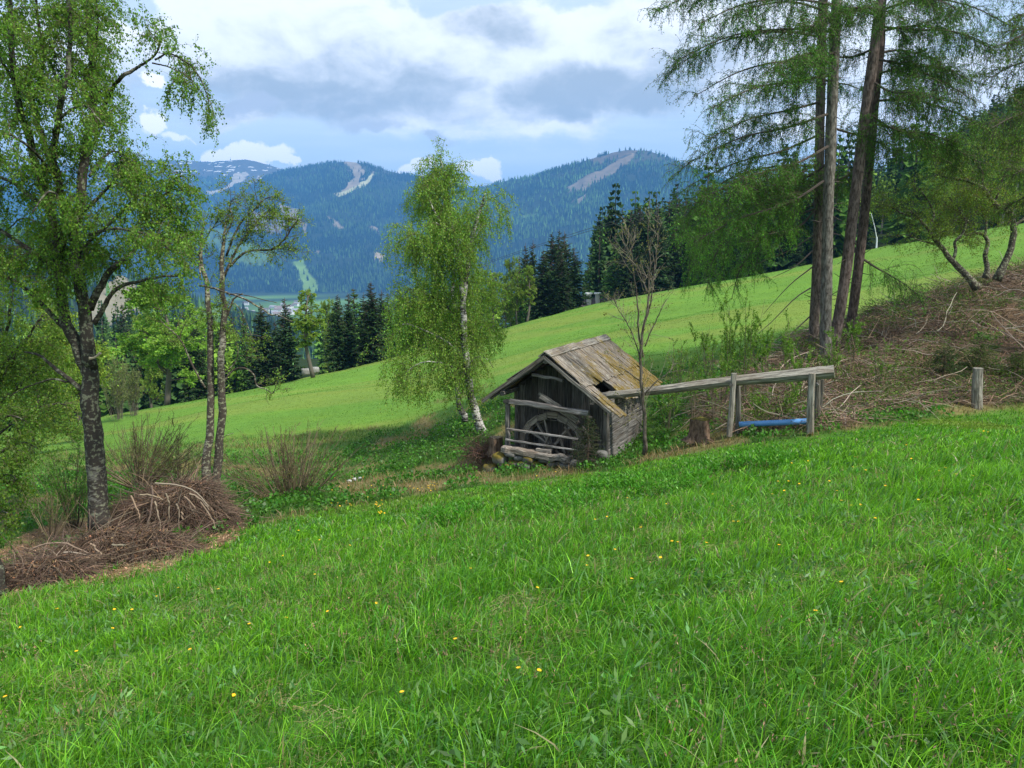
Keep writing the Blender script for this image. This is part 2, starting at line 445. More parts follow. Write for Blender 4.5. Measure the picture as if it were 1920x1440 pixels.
# ------------------------------------------------------------------ mountains: real ranges at their own distance
def poly_at(line, s):
    line = np.array([at(*p) for p in line]); k = np.linspace(0, 1, len(line))
    return np.stack([np.interp(s, k, line[:, i]) for i in range(3)], -1)
def px_line(line, xs):
    a = np.array(line, float)
    return np.stack([xs, np.interp(xs, a[:, 0], a[:, 1]), np.interp(xs, a[:, 0], a[:, 2])], -1)
HILLS = {}
def hill(name, label, ridge, base, nc, nr, amp, nscale, colf, prof=1.15, back=.5, matname='far_ground', bz=None):
    xs = np.linspace(ridge[0][0], ridge[-1][0], nc)
    Rl = np.array([at(*p) for p in px_line(ridge, xs)])
    xb = np.linspace(base[0][0], base[-1][0], nc)
    Bl = np.array([at(*p) for p in px_line(base, xb)])
    if bz is not None: Bl[:, 2] = bz
    # soften and roughen the ridge line
    Rl[:, 2] += (fbm(Rl[:, 0] / nscale * 3, Rl[:, 1] / nscale * 3, 5) - .5) * amp * .25
    t = np.concatenate([np.linspace(-.12, 0, 4)[:-1], np.linspace(0, 1, nr), 1 + np.linspace(0, back, 12)[1:]])
    Tt = t[:, None, None]
    P = Bl[None] * (1 - Tt) + Rl[None] * Tt
    zz = np.where(t[:, None] <= 1, Bl[None, :, 2] + (Rl - Bl)[None, :, 2] * np.sign(t[:, None]) * np.abs(np.clip(t, -1, 1)[:, None]) ** prof,
                  Rl[None, :, 2] - (Rl - Bl)[None, :, 2] * 1.1 * np.maximum(t[:, None] - 1, 0) ** 1.4 / back ** .4)
    m = np.sin(np.clip(t, 0, 1) * pi)[:, None] ** .8
    rid = 1 - np.abs(fbm(P[..., 0] / nscale, P[..., 1] / nscale * .6, 5) * 2 - 1) * 2
    zz = zz + amp * (rid - .3) * m
    P[..., 2] = zz
    P[:4, :, 2] -= np.linspace(1, 0, 4)[:, None] * 30
    mb = MB(); H, W = P.shape[:2]; ix = np.arange(H * W).reshape(H, W)
    F = np.stack([ix[:-1, :-1], ix[:-1, 1:], ix[1:, 1:], ix[1:, :-1]], -1).reshape(-1, 4)
    px, py, d = project(P)
    col, dens = colf(px, py, P, t[:, None] * np.ones((1, W)))
    mb.add(P, F, col.reshape(-1, 3))
    o = mb.build(name, M[matname], smooth=True); tag(o, label, kind='structure')
    HILLS[label] = (P, dens, t)
    return P, dens, t
def scatter(P, dens, n, tmax=1.06):
    """random places on a hill grid, weighted by density and area"""
    H, W = P.shape[:2]
    a = P[:-1, :-1]; b = P[:-1, 1:]; c = P[1:, :-1]
    area = np.linalg.norm(np.cross(b - a, c - a), axis=-1)
    w = area * dens[:-1, :-1]
    w = (w / w.sum()).ravel()
    i = RNG.choice(len(w), n, p=w); r, q = np.divmod(i, W - 1)
    u = RNG.random((n, 1)); v = RNG.random((n, 1))
    return P[r, q] * (1 - u) * (1 - v) + P[r, q + 1] * u * (1 - v) + P[r + 1, q] * (1 - u) * v + P[r + 1, q + 1] * u * v
SPR = np.array([.015, .034, .014]); LAR = np.array([.075, .15, .035]); DEC = np.array([.09, .15, .02])
def cones(mb, P, h, r, col, sides=5):
    """tiny far conifers: ragged two tier spikes"""
    n = len(P); th = np.arange(sides) / sides * 2 * pi
    a = th[None] + RNG.random((n, 1)) * 6.28
    rr = r[:, None] * RNG.uniform(.6, 1.25, (n, sides))
    base = P[:, None] + np.stack([np.cos(a) * rr, np.sin(a) * rr, RNG.uniform(0, .14, (n, sides)) * h[:, None]], -1)
    top = P + np.column_stack([RNG.normal(size=(n, 2)) * .02 * h[:, None], h])
    V = np.concatenate([base, top[:, None]], 1)
    ix = np.arange(n * (sides + 1)).reshape(n, sides + 1)
    F = np.concatenate([np.stack([ix[:, k], ix[:, (k + 1) % sides], ix[:, sides]], -1) for k in range(sides)])
    mb.add(V.reshape(-1, 3), F, np.repeat(col, sides + 1, 0))
def forest_cols(n, plar, P=None, scale=300.):
    if P is not None:
        q = np.clip(plar + (fbm(P[:, 0] / scale, P[:, 2] / scale * 1.5 + P[:, 1] / scale, 4) - .5) * 1.6, 0, 1)
        L = RNG.random(n) < q
    else: L = RNG.random(n) < plar
    c = np.where(L[:, None], LAR, SPR) * np.exp(RNG.normal(size=(n, 1)) * .25)
    return c, L

FLOOR = -162
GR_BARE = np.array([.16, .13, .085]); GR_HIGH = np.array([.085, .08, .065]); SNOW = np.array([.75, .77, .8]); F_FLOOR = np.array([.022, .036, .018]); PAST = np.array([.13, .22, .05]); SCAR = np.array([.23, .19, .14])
PATCH_A = [
 ([(640,355),(690,330),(640,365)], SCAR),
 ([(388,362),(425,350),(440,325),(465,322),(460,338),(430,352),(398,364)], np.array([.34, .31, .27])),
 ([(640,300),(668,303),(683,320),(672,345),(650,357),(645,350),(662,335),(655,315)], SCAR * 1.05),
 ([(626,363),(660,350),(686,336),(700,325),(704,330),(690,343),(660,358),(634,368)], np.array([.36, .36, .22])),
 ([(700,318),(705,325),(694,327)], SCAR),
 ([(520,380),(558,392),(565,412),(578,420),(572,440),(560,425),(540,418),(524,400)], SCAR * .95),
 ([(470,395),(520,400),(540,425),(520,445),(480,440),(455,420)], SCAR * .75),
 ([(545,492),(570,488),(572,500),(590,525),(602,548),(570,552),(566,530),(556,510)], PAST * 1.1),
 ([(610,405),(625,410),(645,430),(640,433),(620,418)], SCAR), ([(690,423),(705,425),(712,438),(700,434)], SCAR),
 ([(700,470),(722,482),(718,492),(704,488)], SCAR * 1.3), ([(583,468),(600,470),(598,477)], SCAR),
 ([(420,470),(470,455),(520,470),(500,500),(440,500)], PAST * .7), ([(350,440),(400,425),(450,440),(420,470),(360,465)], PAST * .6),
]
PATCH_B = [
 ([(1060,352),(1100,330),(1130,318),(1180,290),(1195,284),(1178,305),(1150,325),(1120,345),(1092,360),(1070,358)], SCAR * .8),
 ([(1090,300),(1150,288),(1200,281),(1150,300),(1110,310)], SCAR * .5),
 ([(1065,375),(1085,372),(1100,362),(1096,375),(1085,392),(1076,390),(1080,380)], SCAR),
 ([(972,408),(1010,398),(990,410)], PAST * .7),
]
def paint(px, py, P, col, dens, patches, j=5):
    jx = px + (fbm(P[..., 0] / 60, P[..., 1] / 60, 3) - .5) * j * 2; jy = py + (fbm(P[..., 0] / 60 + 50, P[..., 2] / 60, 3) - .5) * j * 2
    for poly, c in patches:
        k = inpoly(jx, jy, poly)
        col[k] = c * (.8 + .4 * fbm(P[k][:, 0] / 40, P[k][:, 1] / 40, 2)[:, None]); dens[k] = 0.02
def col_snowy(px, py, P, t):
    n = fbm(P[..., 0] / 330, P[..., 2] / 200, 5); n2 = fbm(P[..., 0] / 95 + 3, P[..., 2] / 13 + P[..., 1] / 160, 3)
    line = 345 + (n - .5) * 70
    bare = sstep(12, -12, py - line)
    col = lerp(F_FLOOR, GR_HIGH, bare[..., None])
    sn = (n2 > .72) & (bare > .4)
    col = np.where(sn[..., None], SNOW, col)
    dens = 1 - bare * .985
    paint(px, py, P, col, dens, PATCH_A)
    return col, dens
def col_mid(px, py, P, t):
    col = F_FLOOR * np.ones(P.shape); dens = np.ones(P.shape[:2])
    col = lerp(col, GR_HIGH * .9, (sstep(350, 318, py) * .5)[..., None]); dens *= 1 - .5 * sstep(345, 315, py)
    paint(px, py, P, col, dens, PATCH_A); return col, dens
def col_right(px, py, P, t):
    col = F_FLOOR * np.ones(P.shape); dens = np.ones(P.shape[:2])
    col = lerp(col, GR_HIGH, (sstep(345, 290, py) * .6)[..., None])
    paint(px, py, P, col, dens, PATCH_B); return col, dens
def mountain(label, ridge, base, nc, nr, amp, ns, colf, ntree, plar, th=(17, 30), **kw):
    P, dens, t = hill('mountain', label, ridge, base, nc, nr, amp, ns, colf, **kw)
    d = dens.copy() * (.25 + 1.1 * sstep(.36, .52, fbm(P[..., 0] / 210 + 7, P[..., 1] / 210 + P[..., 2] / 90, 4))); d[t > 1.08] *= .1; d[t < -.02] = 0
    tp = scatter(P, d, ntree)
    c, L = forest_cols(ntree, plar, tp)
    h = RNG.uniform(th[0], th[1], ntree); mb = MB()
    cones(mb, tp - [0, 0, 1], h, h * .17, c)
    return mb
mts = []
mts.append(('forest covering the high snow streaked mountain', mountain('high bare topped mountain with thin snow streaks at the left', [(-300,330,7600),(0,318,7600),(150,305,7500),(230,303,7400),(290,300,7300),(340,299,7200),(380,303,7200),(420,302,7100),(460,299,7100),(500,308,7000),(540,320,6900),(600,345,6800),(700,400,6800)],
    [(-700,560,4300),(700,552,4300)], 420, 150, 75, 700, col_snowy, 26000, .3, bz=FLOOR)))
mts.append(('forest covering the mountain with the ski run', mountain('forested mountain with a pale ski run below its summit', [(380,420,6000),(450,365,5900),(500,332,5800),(540,318,5700),(580,312,5600),(620,306,5500),(650,303,5450),(680,306,5400),(720,318,5400),(770,330,5400),(830,345,5500),(880,355,5600),(930,352,5600),(980,350,5600),(1040,380,5600)],
    [(250,557,3500),(1100,557,3500)], 300, 120, 70, 620, col_mid, 36000, .28, bz=FLOOR)))
mts.append(('forest covering the rounded right mountain', mountain('broad rounded forested mountain right of the centre', [(840,430,5000),(890,370,4900),(930,345,4800),(960,337,4700),(1000,333,4600),(1050,317,4550),(1100,300,4500),(1150,286,4450),(1180,281,4400),(1215,283,4400),(1260,297,4400),(1320,325,4400),(1400,355,4400),(1500,385,4400),(1700,420,4400),(2000,430,4400),(2500,430,4500)],
    [(760,562,3100),(2600,562,3100)], 340, 120, 60, 600, col_right, 52000, .3, bz=FLOOR)))
for lab, mb in mts:
    tag(mb.build('forest', M['far_needle']), lab, kind='stuff')
# nearer wooded spur at the left with a clear cut
def col_spur(px, py, P, t):
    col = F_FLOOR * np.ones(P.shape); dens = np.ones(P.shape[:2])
    paint(px, py, P, col, dens, [([(150,600),(185,535),(230,510),(275,560),(262,592),(220,605)], np.array([.22, .2, .14])), ([(55,560),(85,520),(105,560),(80,600)], PAST), ([(330,590),(420,575),(450,590),(400,615)], PAST * .8)], 8)
    return col, dens
mbs = mountain('low wooded spur with a pale clearing at the left', [(-500,330,1500),(-200,370,1500),(0,430,1450),(80,465,1400),(150,490,1350),(220,512,1300),(300,545,1250),(380,575,1200),(470,605,1150),(560,640,1100)],
    [(-500,800,420),(650,760,520)], 180, 80, 22, 220, col_spur, 5200, .4, th=(15, 25), prof=1.0, back=.5)
tag(mbs.build('forest', M['far_needle']), 'forest covering the low spur at the left', kind='stuff')
# ------------------------------------------------------------------ background conifers and broadleaf trees (prototypes 1 m tall units scaled)
def conifer_mesh(h, r, larch, seed, nb=420, prof=1.0, bare=.04):
    """returns trunk MB, crown MB; drooping flat sprays around a straight stem"""
    st = np.random.default_rng(seed)
    tk = MB(); P = np.column_stack([np.zeros(7), np.zeros(7), np.linspace(-.8, h, 7)])
    tubes(tk, P[None], np.linspace(.019 * h, .002 * h, 7)[None], 6, (.10, .075, .055) if larch else (.075, .06, .05))
    f = 1 - (1 - bare) * st.random(nb) ** .62 ; f = 1 - f * .995
    f = bare + (1 - bare) * (1 - np.sqrt(st.random(nb))) if False else bare + (1 - bare - .01) * (1 - st.random(nb) ** .72)
    f = np.clip(f, bare, .985)
    az = st.random(nb) * 2 * pi
    # whorls give tiers
    f = np.round(f * 32) / 32 + st.normal(size=nb) * .011
    env = (1 - f) ** (.85 * prof) * (1 - np.exp(-f * 9) * .35)
    sect = 1 + .22 * np.sin(az * 2 + seed) + .15 * np.sin(az * 3 + f * 9 + seed * 2)
    L = r * env * sect * st.uniform(.62, 1.12, nb) + .02 * h
    drop = (-.28 if larch else -.38) + st.normal(size=nb) * .12 + f * .55
    D = np.column_stack([np.cos(az), np.sin(az), drop])
    P0 = np.column_stack([np.zeros(nb), np.zeros(nb), f * h])
    S = 4; t = np.linspace(0, 1, S + 1)
    B = P0[:, None] + D[:, None] * (L[:, None] * t)[..., None]
    B[..., 2] += (t ** 2)[None] * L[:, None] * (.16 if not larch else .10)
    cr = MB()
    if nb:
        tubes(cr, B, np.linspace(.006 * h, .001 * h, S + 1)[None] * np.ones((nb, 1)), 3, (.06, .05, .04), mat=1, cap=False)
    # sprays: many small drooping triangles along each branch
    k = int(15 if not larch else 12) * nb
    i = st.integers(0, nb, k); ff = st.random(k) ** .7
    seg = np.minimum((ff * S).astype(int), S - 1); tt = (ff * S - seg)[:, None]
    p = B[i, seg] * (1 - tt) + B[i, seg + 1] * tt
    side = np.column_stack([-np.sin(az[i]), np.cos(az[i]), np.zeros(k)]) * st.choice([-1, 1], k)[:, None]
    out = D[i].copy(); out[:, 2] = 0
    d = nrm(side * st.uniform(.3, 1, (k, 1)) + out * .7 + np.array([0, 0, -.25 if not larch else -.4]) + st.normal(size=(k, 3)) * .25)
    ln = np.minimum(L[i] * .42, .055 * h) * st.uniform(.5, 1.2, k) * (1.15 - .5 * ff)
    wv = nrm(np.cross(d, st.normal(size=(k, 3)) * .6 + np.array([0, 0, 1.]))) * (ln * (.20 if not larch else .17))[:, None]
    V = np.stack([p + wv * .5, p - wv * .5, p + d * ln[:, None] * .55 - wv, p + d * ln[:, None], p + d * ln[:, None] * .5 + wv], 1)
    ix = np.arange(k * 5).reshape(k, 5)
    base = np.array([.085, .19, .03]) if larch else np.array([.027, .058, .018])
    c = base[None] * np.exp(st.normal(size=(k, 1)) * .3) * (1 + st.normal(size=(k, 3)) * [.15, .03, .15])
    c = c * np.where(st.random((k, 1)) < .14, 1.9, 1)
    cr.add(V.reshape(-1, 3), [ix[:, [0, 1, 2]], ix[:, [0, 2, 3]], ix[:, [0, 3, 4]]], np.repeat(np.clip(c, 0, 1), 5, 0))
    return tk, cr
def broad_mesh(h, r, seed, base=(.085, .16, .02), nl=9000, lo=.22, lsz=.16, weep=-.05, airy=1.):
    global RNG
    keep = RNG; RNG = np.random.default_rng(seed)
    tk = MB(); cr = MB()
    stem = spline(np.array([[0, 0, -.5], [RNG.normal() * .03 * h, 0, .35 * h], [RNG.normal() * .05 * h, RNG.normal() * .04 * h, .7 * h], [RNG.normal() * .05 * h, 0, h * .97]]), 10)[None]
    tubes(tk, stem, np.linspace(.02 * h, .003 * h, 10)[None], 6, (.12, .105, .085))
    n1 = 26
    b1 = spawn(stem, n1, (r * .8, r * 1.35), 6, 52, .10, .02, lo, .97, .15, .62)
    tubes(tk, b1, taper(n1, 7, .007 * h, .0015 * h), 4, (.11, .09, .07), cap=False)
    n2 = 170
    b2 = spawn(b1, n2, (r * .25, r * .6), 5, 50, .16, weep * .5, .2, 1, .05, .3)
    tubes(cr, b2, taper(n2, 6, .0022 * h, .0007 * h), 3, (.10, .08, .06), mat=1, cap=False)
    n3 = 700
    b3 = spawn(b2, n3, (r * .1, r * .26), 4, 50, .2, weep, .1, 1, 0, .3)
    p, T, i, f = sample(b3, nl, 0, 1)
    p = p + RNG.normal(size=p.shape) * r * .018
    leaves(cr, p, T + RNG.normal(size=p.shape) * .8 + [0, 0, -.5], RNG.uniform(.7, 1.3, nl) * lsz, tint(base, nl, .25, .1), ratio=.8)
    RNG = keep
    return tk, cr
PRO = {}
def proto(key, fn, *a, **k):
    tk, cr = fn(*a, **k)
    mt = M['far_needle'] if fn is conifer_mesh else M['leaf']
    PRO[key] = (tk.mesh(key + '_trunk', M['twig'], True), cr.mesh(key + '_crown', [mt, M['twig']]))
proto('spruce_a', conifer_mesh, 18, 3.6, False, 1); proto('spruce_b', conifer_mesh, 18, 3.0, False, 2, nb=400, prof=.85)
proto('spruce_c', conifer_mesh, 18, 4.2, False, 3, nb=460, prof=1.05); proto('larch_a', conifer_mesh, 18, 3.3, True, 4, nb=360)
proto('larch_b', conifer_mesh, 18, 3.8, True, 5, nb=380, prof=.8)
proto('broad_a', broad_mesh, 14, 4.6, 6, nl=24000, lsz=.2, base=(.22, .38, .05)); proto('broad_b', broad_mesh, 14, 3.6, 7, nl=18000, lsz=.19, base=(.19, .29, .045))
proto('birch_s', broad_mesh, 14, 2.6, 8, nl=14000, lsz=.17, base=(.20, .30, .04), weep=-.25, lo=.25); proto('alder', broad_mesh, 10, 3.4, 9, nl=5000, base=(.11, .13, .04), lsz=.12, lo=.12)
KIND = dict(spruce=('spruce_tree', 'spruce'), larch=('larch_tree', 'larch'), broad=('leafy_tree', 'tree'), birch=('birch_tree', 'birch'), alder=('bare_tree', 'tree'))
def bg_tree(key, px, base_py, top_py, Y, label, group, wide=1., ground=True):
    tmk, crk = PRO[key]
    kind = key.split('_')[0]; nm, cat = KIND[kind]
    p = at(px, base_py, Y)
    top = at(px, top_py, Y)
    if ground:
        gz = float(height(np.array(p[0]), np.array(p[1])))
        p[2] = min(gz, p[2] + 1) if abs(gz - p[2]) < 14 else p[2]
    h0 = 18. if kind in ('spruce', 'larch') else (10. if kind == 'alder' else 14.)
    s = (top[2] - p[2]) / h0
    r = thing(nm, label, cat, p, group)
    r.rotation_euler[2] = float(RNG.random() * 6.28)
    w = ((top[2] - at(px, base_py, Y)[2]) / h0) * wide
    for n_, m_ in (('trunk', tmk), ('crown', crk)):
        o = bpy.data.objects.new(n_, m_); COL.objects.link(o); o.parent = r
    r.scale = (w, w, s)
    return r
G1 = 'trees along the far edge of the bright meadow'
BG = [  # key, px, base, top, Y, width, label
 ('spruce_b', 205, 700, 612, 190, 1, 'small dark spruce far off beside the left birch trunk'),
 ('spruce_b', 192, 700, 620, 200, 1, 'smallest dark spruce far off just behind the left birch trunk'),
 ('spruce_a', 238, 700, 568, 150, 1., 'slender dark spruce between the left birch and the bright leafy tree'),
 ('broad_a', 312, 757, 548, 78, 1.5, 'bright green leafy tree with a dark trunk at the meadow edge'),
 ('spruce_c', 372, 752, 600, 82, 1.0, 'dark spruce right behind the bright leafy tree'),
 ('broad_b', 282, 740, 590, 92, 1., 'yellow green leafy tree behind the bright leafy tree'),
 ('broad_a', 378, 745, 610, 90, .9, 'leafy tree behind the twin thin birch stems'),
 ('spruce_b', 418, 740, 615, 100, 1, 'dark spruce just right of the twin birch stems'),
 ('spruce_a', 442, 735, 590, 104, 1.1, 'dark spruce left of the fresh green larch'),
 ('larch_a', 463, 733, 580, 100, 1, 'fresh green larch with a pointed top amid dark spruces left of the hanging birch'),
 ('spruce_c', 496, 722, 570, 92, 1.25, 'broad dark spruce in front of the valley village'),
 ('spruce_b', 521, 722, 600, 96, 1, 'short dark spruce between two taller spruces by the village view'),
 ('spruce_a', 541, 716, 558, 92, 1.15, 'tall dark spruce directly left of the hanging birch'),
 ('birch_s', 588, 700, 545, 78, 1.45, 'small yellow green birch with hanging leaves at the meadow edge'),
 ('broad_b', 618, 690, 565, 110, .7, 'pale yellow green leafy tree peeking out behind the small birch'),
 ('spruce_c', 637, 698, 553, 92, 1.05, 'dark spruce right of the small hanging birch'),
 ('spruce_a', 657, 692, 549, 94, 1., 'narrow dark spruce next to the bright pointed larch'),
 ('larch_b', 668, 690, 540, 100, .8, 'bright pointed larch between two dark spruces'),
 ('spruce_a', 700, 683, 528, 90, 1.2, 'tallest dark spruce left of the weeping birch'),
 ('spruce_b', 686, 690, 548, 100, 1., 'thin spruce tight against the tallest spruce left of the weeping birch'),
 ('spruce_b', 719, 684, 543, 102, 1., 'thin spruce on the right flank of the tallest spruce'),
 ('larch_a', 730, 680, 550, 96, 1., 'green larch half hidden by the left side of the weeping birch'),
 ('larch_b', 752, 672, 535, 100, 1., 'green larch behind the left branches of the weeping birch'),
 ('spruce_c', 775, 668, 545, 104, 1., 'dark spruce behind the weeping birch crown'),
 ('spruce_a', 800, 660, 530, 106, 1., 'dark spruce behind the middle of the weeping birch'),
 ('broad_b', 925, 628, 510, 104, 1., 'olive leafy tree just right of the weeping birch'),
 ('broad_b', 948, 620, 530, 108, 1., 'low olive leafy tree at the meadow edge right of the weeping birch'),
 ('broad_b', 958, 600, 486, 120, .8, 'greyish green leafy tree behind the small white stemmed birch'),
 ('spruce_b', 985, 600, 455, 130, 1., 'slim dark spruce, left one of the pair above the small white birch'),
 ('spruce_b', 999, 600, 450, 131, 1., 'slim dark spruce, right one of the pair above the small white birch'),
 ('larch_a', 974, 600, 480, 126, 1.1, 'light green larch behind the small white birch'),
 ('birch_s', 987, 606, 499, 106, 1.25, 'small white stemmed birch with light crown at the meadow edge'),
 ('birch_s', 970, 611, 515, 107, 1., 'thin pale birch left of the small white stemmed birch'),
 ('spruce_c', 1034, 597, 436, 116, 1.1, 'big dark spruce with a twin top, left of the house'),
 ('spruce_a', 1047, 595, 430, 118, 1., 'tallest dark spruce of the clump left of the house'),
 ('spruce_b', 1057, 594, 433, 120, 1.1, 'dark spruce on the right shoulder of the tallest spruce left of the house'),
 ('spruce_c', 1018, 600, 470, 108, 1.2, 'wide low branched spruce in front of the dark clump'),
 ('spruce_a', 1075, 590, 463, 110, 1.25, 'broad drooping spruce nearest the house roof'),
 ('spruce_c', 1052, 592, 475, 106, 1.1, 'wide dark spruce in the middle of the clump left of the house'),
 ('larch_b', 1104, 575, 481, 140, 1., 'light green larch above the house roof'),
 ('larch_a', 1118, 570, 465, 146, 1., 'green larch at the left foot of the tall forest stand'),
 ('spruce_b', 1096, 580, 505, 150, 1., 'small spruce peeking out left of the house roof'),
]
for k, px, b, t, Y, w, lab in BG: bg_tree(k, px, b, t, Y, lab, G1, w)
# tall forest stand right of the house (trunks packed together)
G2 = 'tall trees of the forest stand behind the bright meadow'
STAND = [('larch_b', 1136, 404), ('spruce_a', 1144, 396), ('larch_a', 1163, 391), ('spruce_b', 1179, 390), ('spruce_c', 1194, 386), ('larch_b', 1212, 387), ('larch_a', 1229, 378),
 ('larch_b', 1250, 375), ('larch_a', 1266, 371), ('spruce_a', 1281, 372), ('spruce_b', 1297, 362), ('spruce_b', 1307, 360)]
crest_x = [930, 1100, 1300, 1500, 1640, 1840, 2000, 2300]; crest_y = [621, 576, 541, 501, 466, 436, 410, 370]
for i, (k, px, t) in enumerate(STAND):
    Y = 150 + RNG.uniform(-6, 6); b = float(np.interp(px, crest_x, crest_y)) + 12
    bg_tree(k, px, b, t, Y, ('green larch' if 'larch' in k else 'dark spruce') + ', %s from the left among the tops of the tall stand' % ('first second third fourth fifth sixth seventh eighth ninth tenth eleventh twelfth'.split()[i]), G2, 1.1, ground=False)
front = MB
for i in range(30):
    px = 1152 + i * 15.5 + RNG.uniform(-4, 4); Y = RNG.uniform(128, 142)
    cy_ = float(np.interp(px, crest_x, crest_y))
    hgt = RNG.uniform(95, 165) if px < 1320 else RNG.uniform(70, 140)
    k = RNG.choice(['spruce_a', 'spruce_b', 'spruce_c', 'larch_a', 'larch_b'], p=[.27, .25, .23, .15, .1])
    bg_tree(k, px, cy_ + 10, cy_ - hgt, Y, 'forest edge ' + ('larch' if 'larch' in k else 'spruce') + ' in the packed front row behind the bright meadow', 'front row of the forest behind the bright meadow', 1.1, ground=False)
# wooded hillside at the right
def col_side(px, py, P, t):
    col = np.array([.03, .045, .018]) * np.ones(P.shape); dens = np.ones(P.shape[:2])
    return col, dens
RID = [(1120,520,250),(1200,500,270),(1320,478,300),(1400,462,310),(1500,432,330),(1600,405,345),(1680,385,360),(1760,345,380),(1840,272,400),(1920,232,420),(2100,170,440),(2500,110,460)]
SIDE_P, SIDE_D, SIDE_T = hill('hillside', 'steep wooded hillside rising at the right', RID, [(1090,600,138),(1300,548,134),(1500,506,132),(1640,474,132),(1840,444,132),(2000,418,130),(2700,330,130)], 160, 60, 6, 90, col_side, prof=1.05, back=.6)
def forest_mass(label, pts, hs, picks, group=None):
    """one mass of many whole trees made by repeating low detail conifers"""
    mb = MB()
    for key in sorted(set(picks)):
        tk, cr = LOWP[key]
        for src, mt in ((tk, 1), (cr, 0)):
            V = np.concatenate(src.V); C = np.concatenate(src.C)[:, :3]
            sel = [i for i, q in enumerate(picks) if q == key]
            Fs = [f for f, m in src.F]; n = len(V)
            a = RNG.random(len(sel)) * 6.28; s = hs[sel] / 18.
            ca, sa = np.cos(a)[:, None], np.sin(a)[:, None]
            X = V[None, :, 0] * ca - V[None, :, 1] * sa; Yv = V[None, :, 0] * sa + V[None, :, 1] * ca
            W = np.stack([X, Yv, np.broadcast_to(V[None, :, 2], X.shape)], -1) * s[:, None, None] + pts[sel][:, None]
            off = (np.arange(len(sel)) * n)[:, None, None]
            k = np.exp(RNG.normal(size=(len(sel), 1, 1)) * .22) * np.array([1 + 0 * 1., 1, 1])
            C2 = np.clip(C[None] * k, 0, 1)
            mb.add(W.reshape(-1, 3), [(f[None] + off).reshape(-1, f.shape[1]) for f in Fs], C2.reshape(-1, 3), mat=mt)
    return tag(mb.build('forest', [M['far_needle'], M['twig']]), label, kind='stuff')
def lowp_con(larch, seed):
    tk = MB(); tubes(tk, np.array([[[0, 0, -1.], [0, 0, 8], [0, 0, 17.]]]), np.array([[.3, .2, .03]]), 4, (.09, .07, .055), cap=False)
    st = np.random.default_rng(seed); nb = 190
    f = .08 + .9 * (1 - st.random(nb) ** .75); az = st.random(nb) * 2 * pi
    f = np.round(f * 20) / 20 + st.normal(size=nb) * .008
    L = 3.7 * (1 - f) ** .85 * st.uniform(.6, 1.15, nb) + .35
    cr = MB(); P0 = np.column_stack([np.zeros(nb), np.zeros(nb), f * 18])
    D = np.column_stack([np.cos(az), np.sin(az), -.35 + f * .5 + st.normal(size=nb) * .12]); sd = np.column_stack([-np.sin(az), np.cos(az), st.normal(size=nb) * .5])
    w = (L * st.uniform(.14, .26, nb))[:, None]; L = L[:, None]
    V = np.stack([P0 + D * L * .1, P0 + D * L * .45 + sd * w + [0, 0, -.15], P0 + D * L * .75 + sd * w * .5 + [0, 0, -.5], P0 + D * L, P0 + D * L * .7 - sd * w * .8 + [0, 0, -.5], P0 + D * L * .4 - sd * w], 1)
    ix = np.arange(nb * 6).reshape(nb, 6)
    base = np.array([.085, .18, .03]) if larch else np.array([.036, .078, .022])
    c = base[None] * np.exp(st.normal(size=(nb, 1)) * .3)
    cr.add(V.reshape(-1, 3), [ix[:, [0, 1, 2]], ix[:, [0, 2, 3]], ix[:, [0, 3, 4]], ix[:, [0, 4, 5]]], np.repeat(c, 6, 0))
    return tk, cr
def lowp_broad(seed):
    st = np.random.default_rng(seed); tk = MB(); tubes(tk, np.array([[[0, 0, -1.], [0, 0, 6], [0, 0, 12.]]]), np.array([[.25, .18, .05]]), 4, (.2, .19, .17), cap=False)
    n = 520; d = nrm(st.normal(size=(n, 3))); q = d * (st.uniform(.4, 1, (n, 1)) * (1 + .3 * np.sin(d[:, :1] * 5 + seed) * np.cos(d[:, 1:2] * 6))) * [3.3, 3.3, 5.5] + [0, 0, 9]
    cr = MB(); a = nrm(st.normal(size=(n, 3))) * st.uniform(.35, .8, (n, 1)); b = nrm(st.normal(size=(n, 3))) * .4
    V = np.stack([q, q + a * .5 + b, q + a, q + a * .5 - b], 1)
    c = np.array([.17, .29, .04])[None] * np.exp(st.normal(size=(n, 1)) * .3)
    cr.add(V.reshape(-1, 3), np.arange(n * 4).reshape(n, 4), np.repeat(c, 4, 0)); return tk, cr
LOWP = {'s1': lowp_con(False, 1), 's2': lowp_con(False, 2), 'l1': lowp_con(True, 3), 'b1': lowp_broad(4)}
nS = 1500
dn = SIDE_D.copy(); dn[SIDE_T > 1.12] = .1; dn[SIDE_T < .0] = 0
fp = scatter(SIDE_P, dn, nS)
pxs, pys, _ = project(fp)
q = RNG.random(nS); nz = fbm(fp[:, 0] / 30, fp[:, 1] / 30, 3)
lowr = sstep(60, 10, fp[:, 2]) * (fp[:, 0] > 70)
picks = np.where(q < .30 + (nz - .5) * 1.2, 'l1', np.where(q > 1 - .35 * lowr - (nz - .45), 'b1', np.where(q < .6, 's1', 's2')))
LP = [RNG.uniform(-1, 1, 6000), 100 + 560 * RNG.random(6000) ** 1.5]
lx, ly = LP[0] * LP[1] * .72, LP[1]; lz = height(lx, ly); lpx, lpy, _ = project(np.stack([lx, ly, lz], -1))
kp = ((lpx < 425) | ((lpx > 600) & (lpx < 1060))) & (lpx > -200) & ((lpx < 600) | (ly > 135)) & (ly > 100)
lx, ly, lz = lx[kp][:900], ly[kp][:900], lz[kp][:900]; nL = len(lx); q2 = RNG.random(nL)
forest_mass('mixed woods on the slope beyond the meadow rim at the left', np.column_stack([lx, ly, lz - .5]), RNG.uniform(11, 17, nL), list(np.where(q2 < .3, 'l1', np.where(q2 < .5, 'b1', np.where(q2 < .75, 's1', 's2')))))
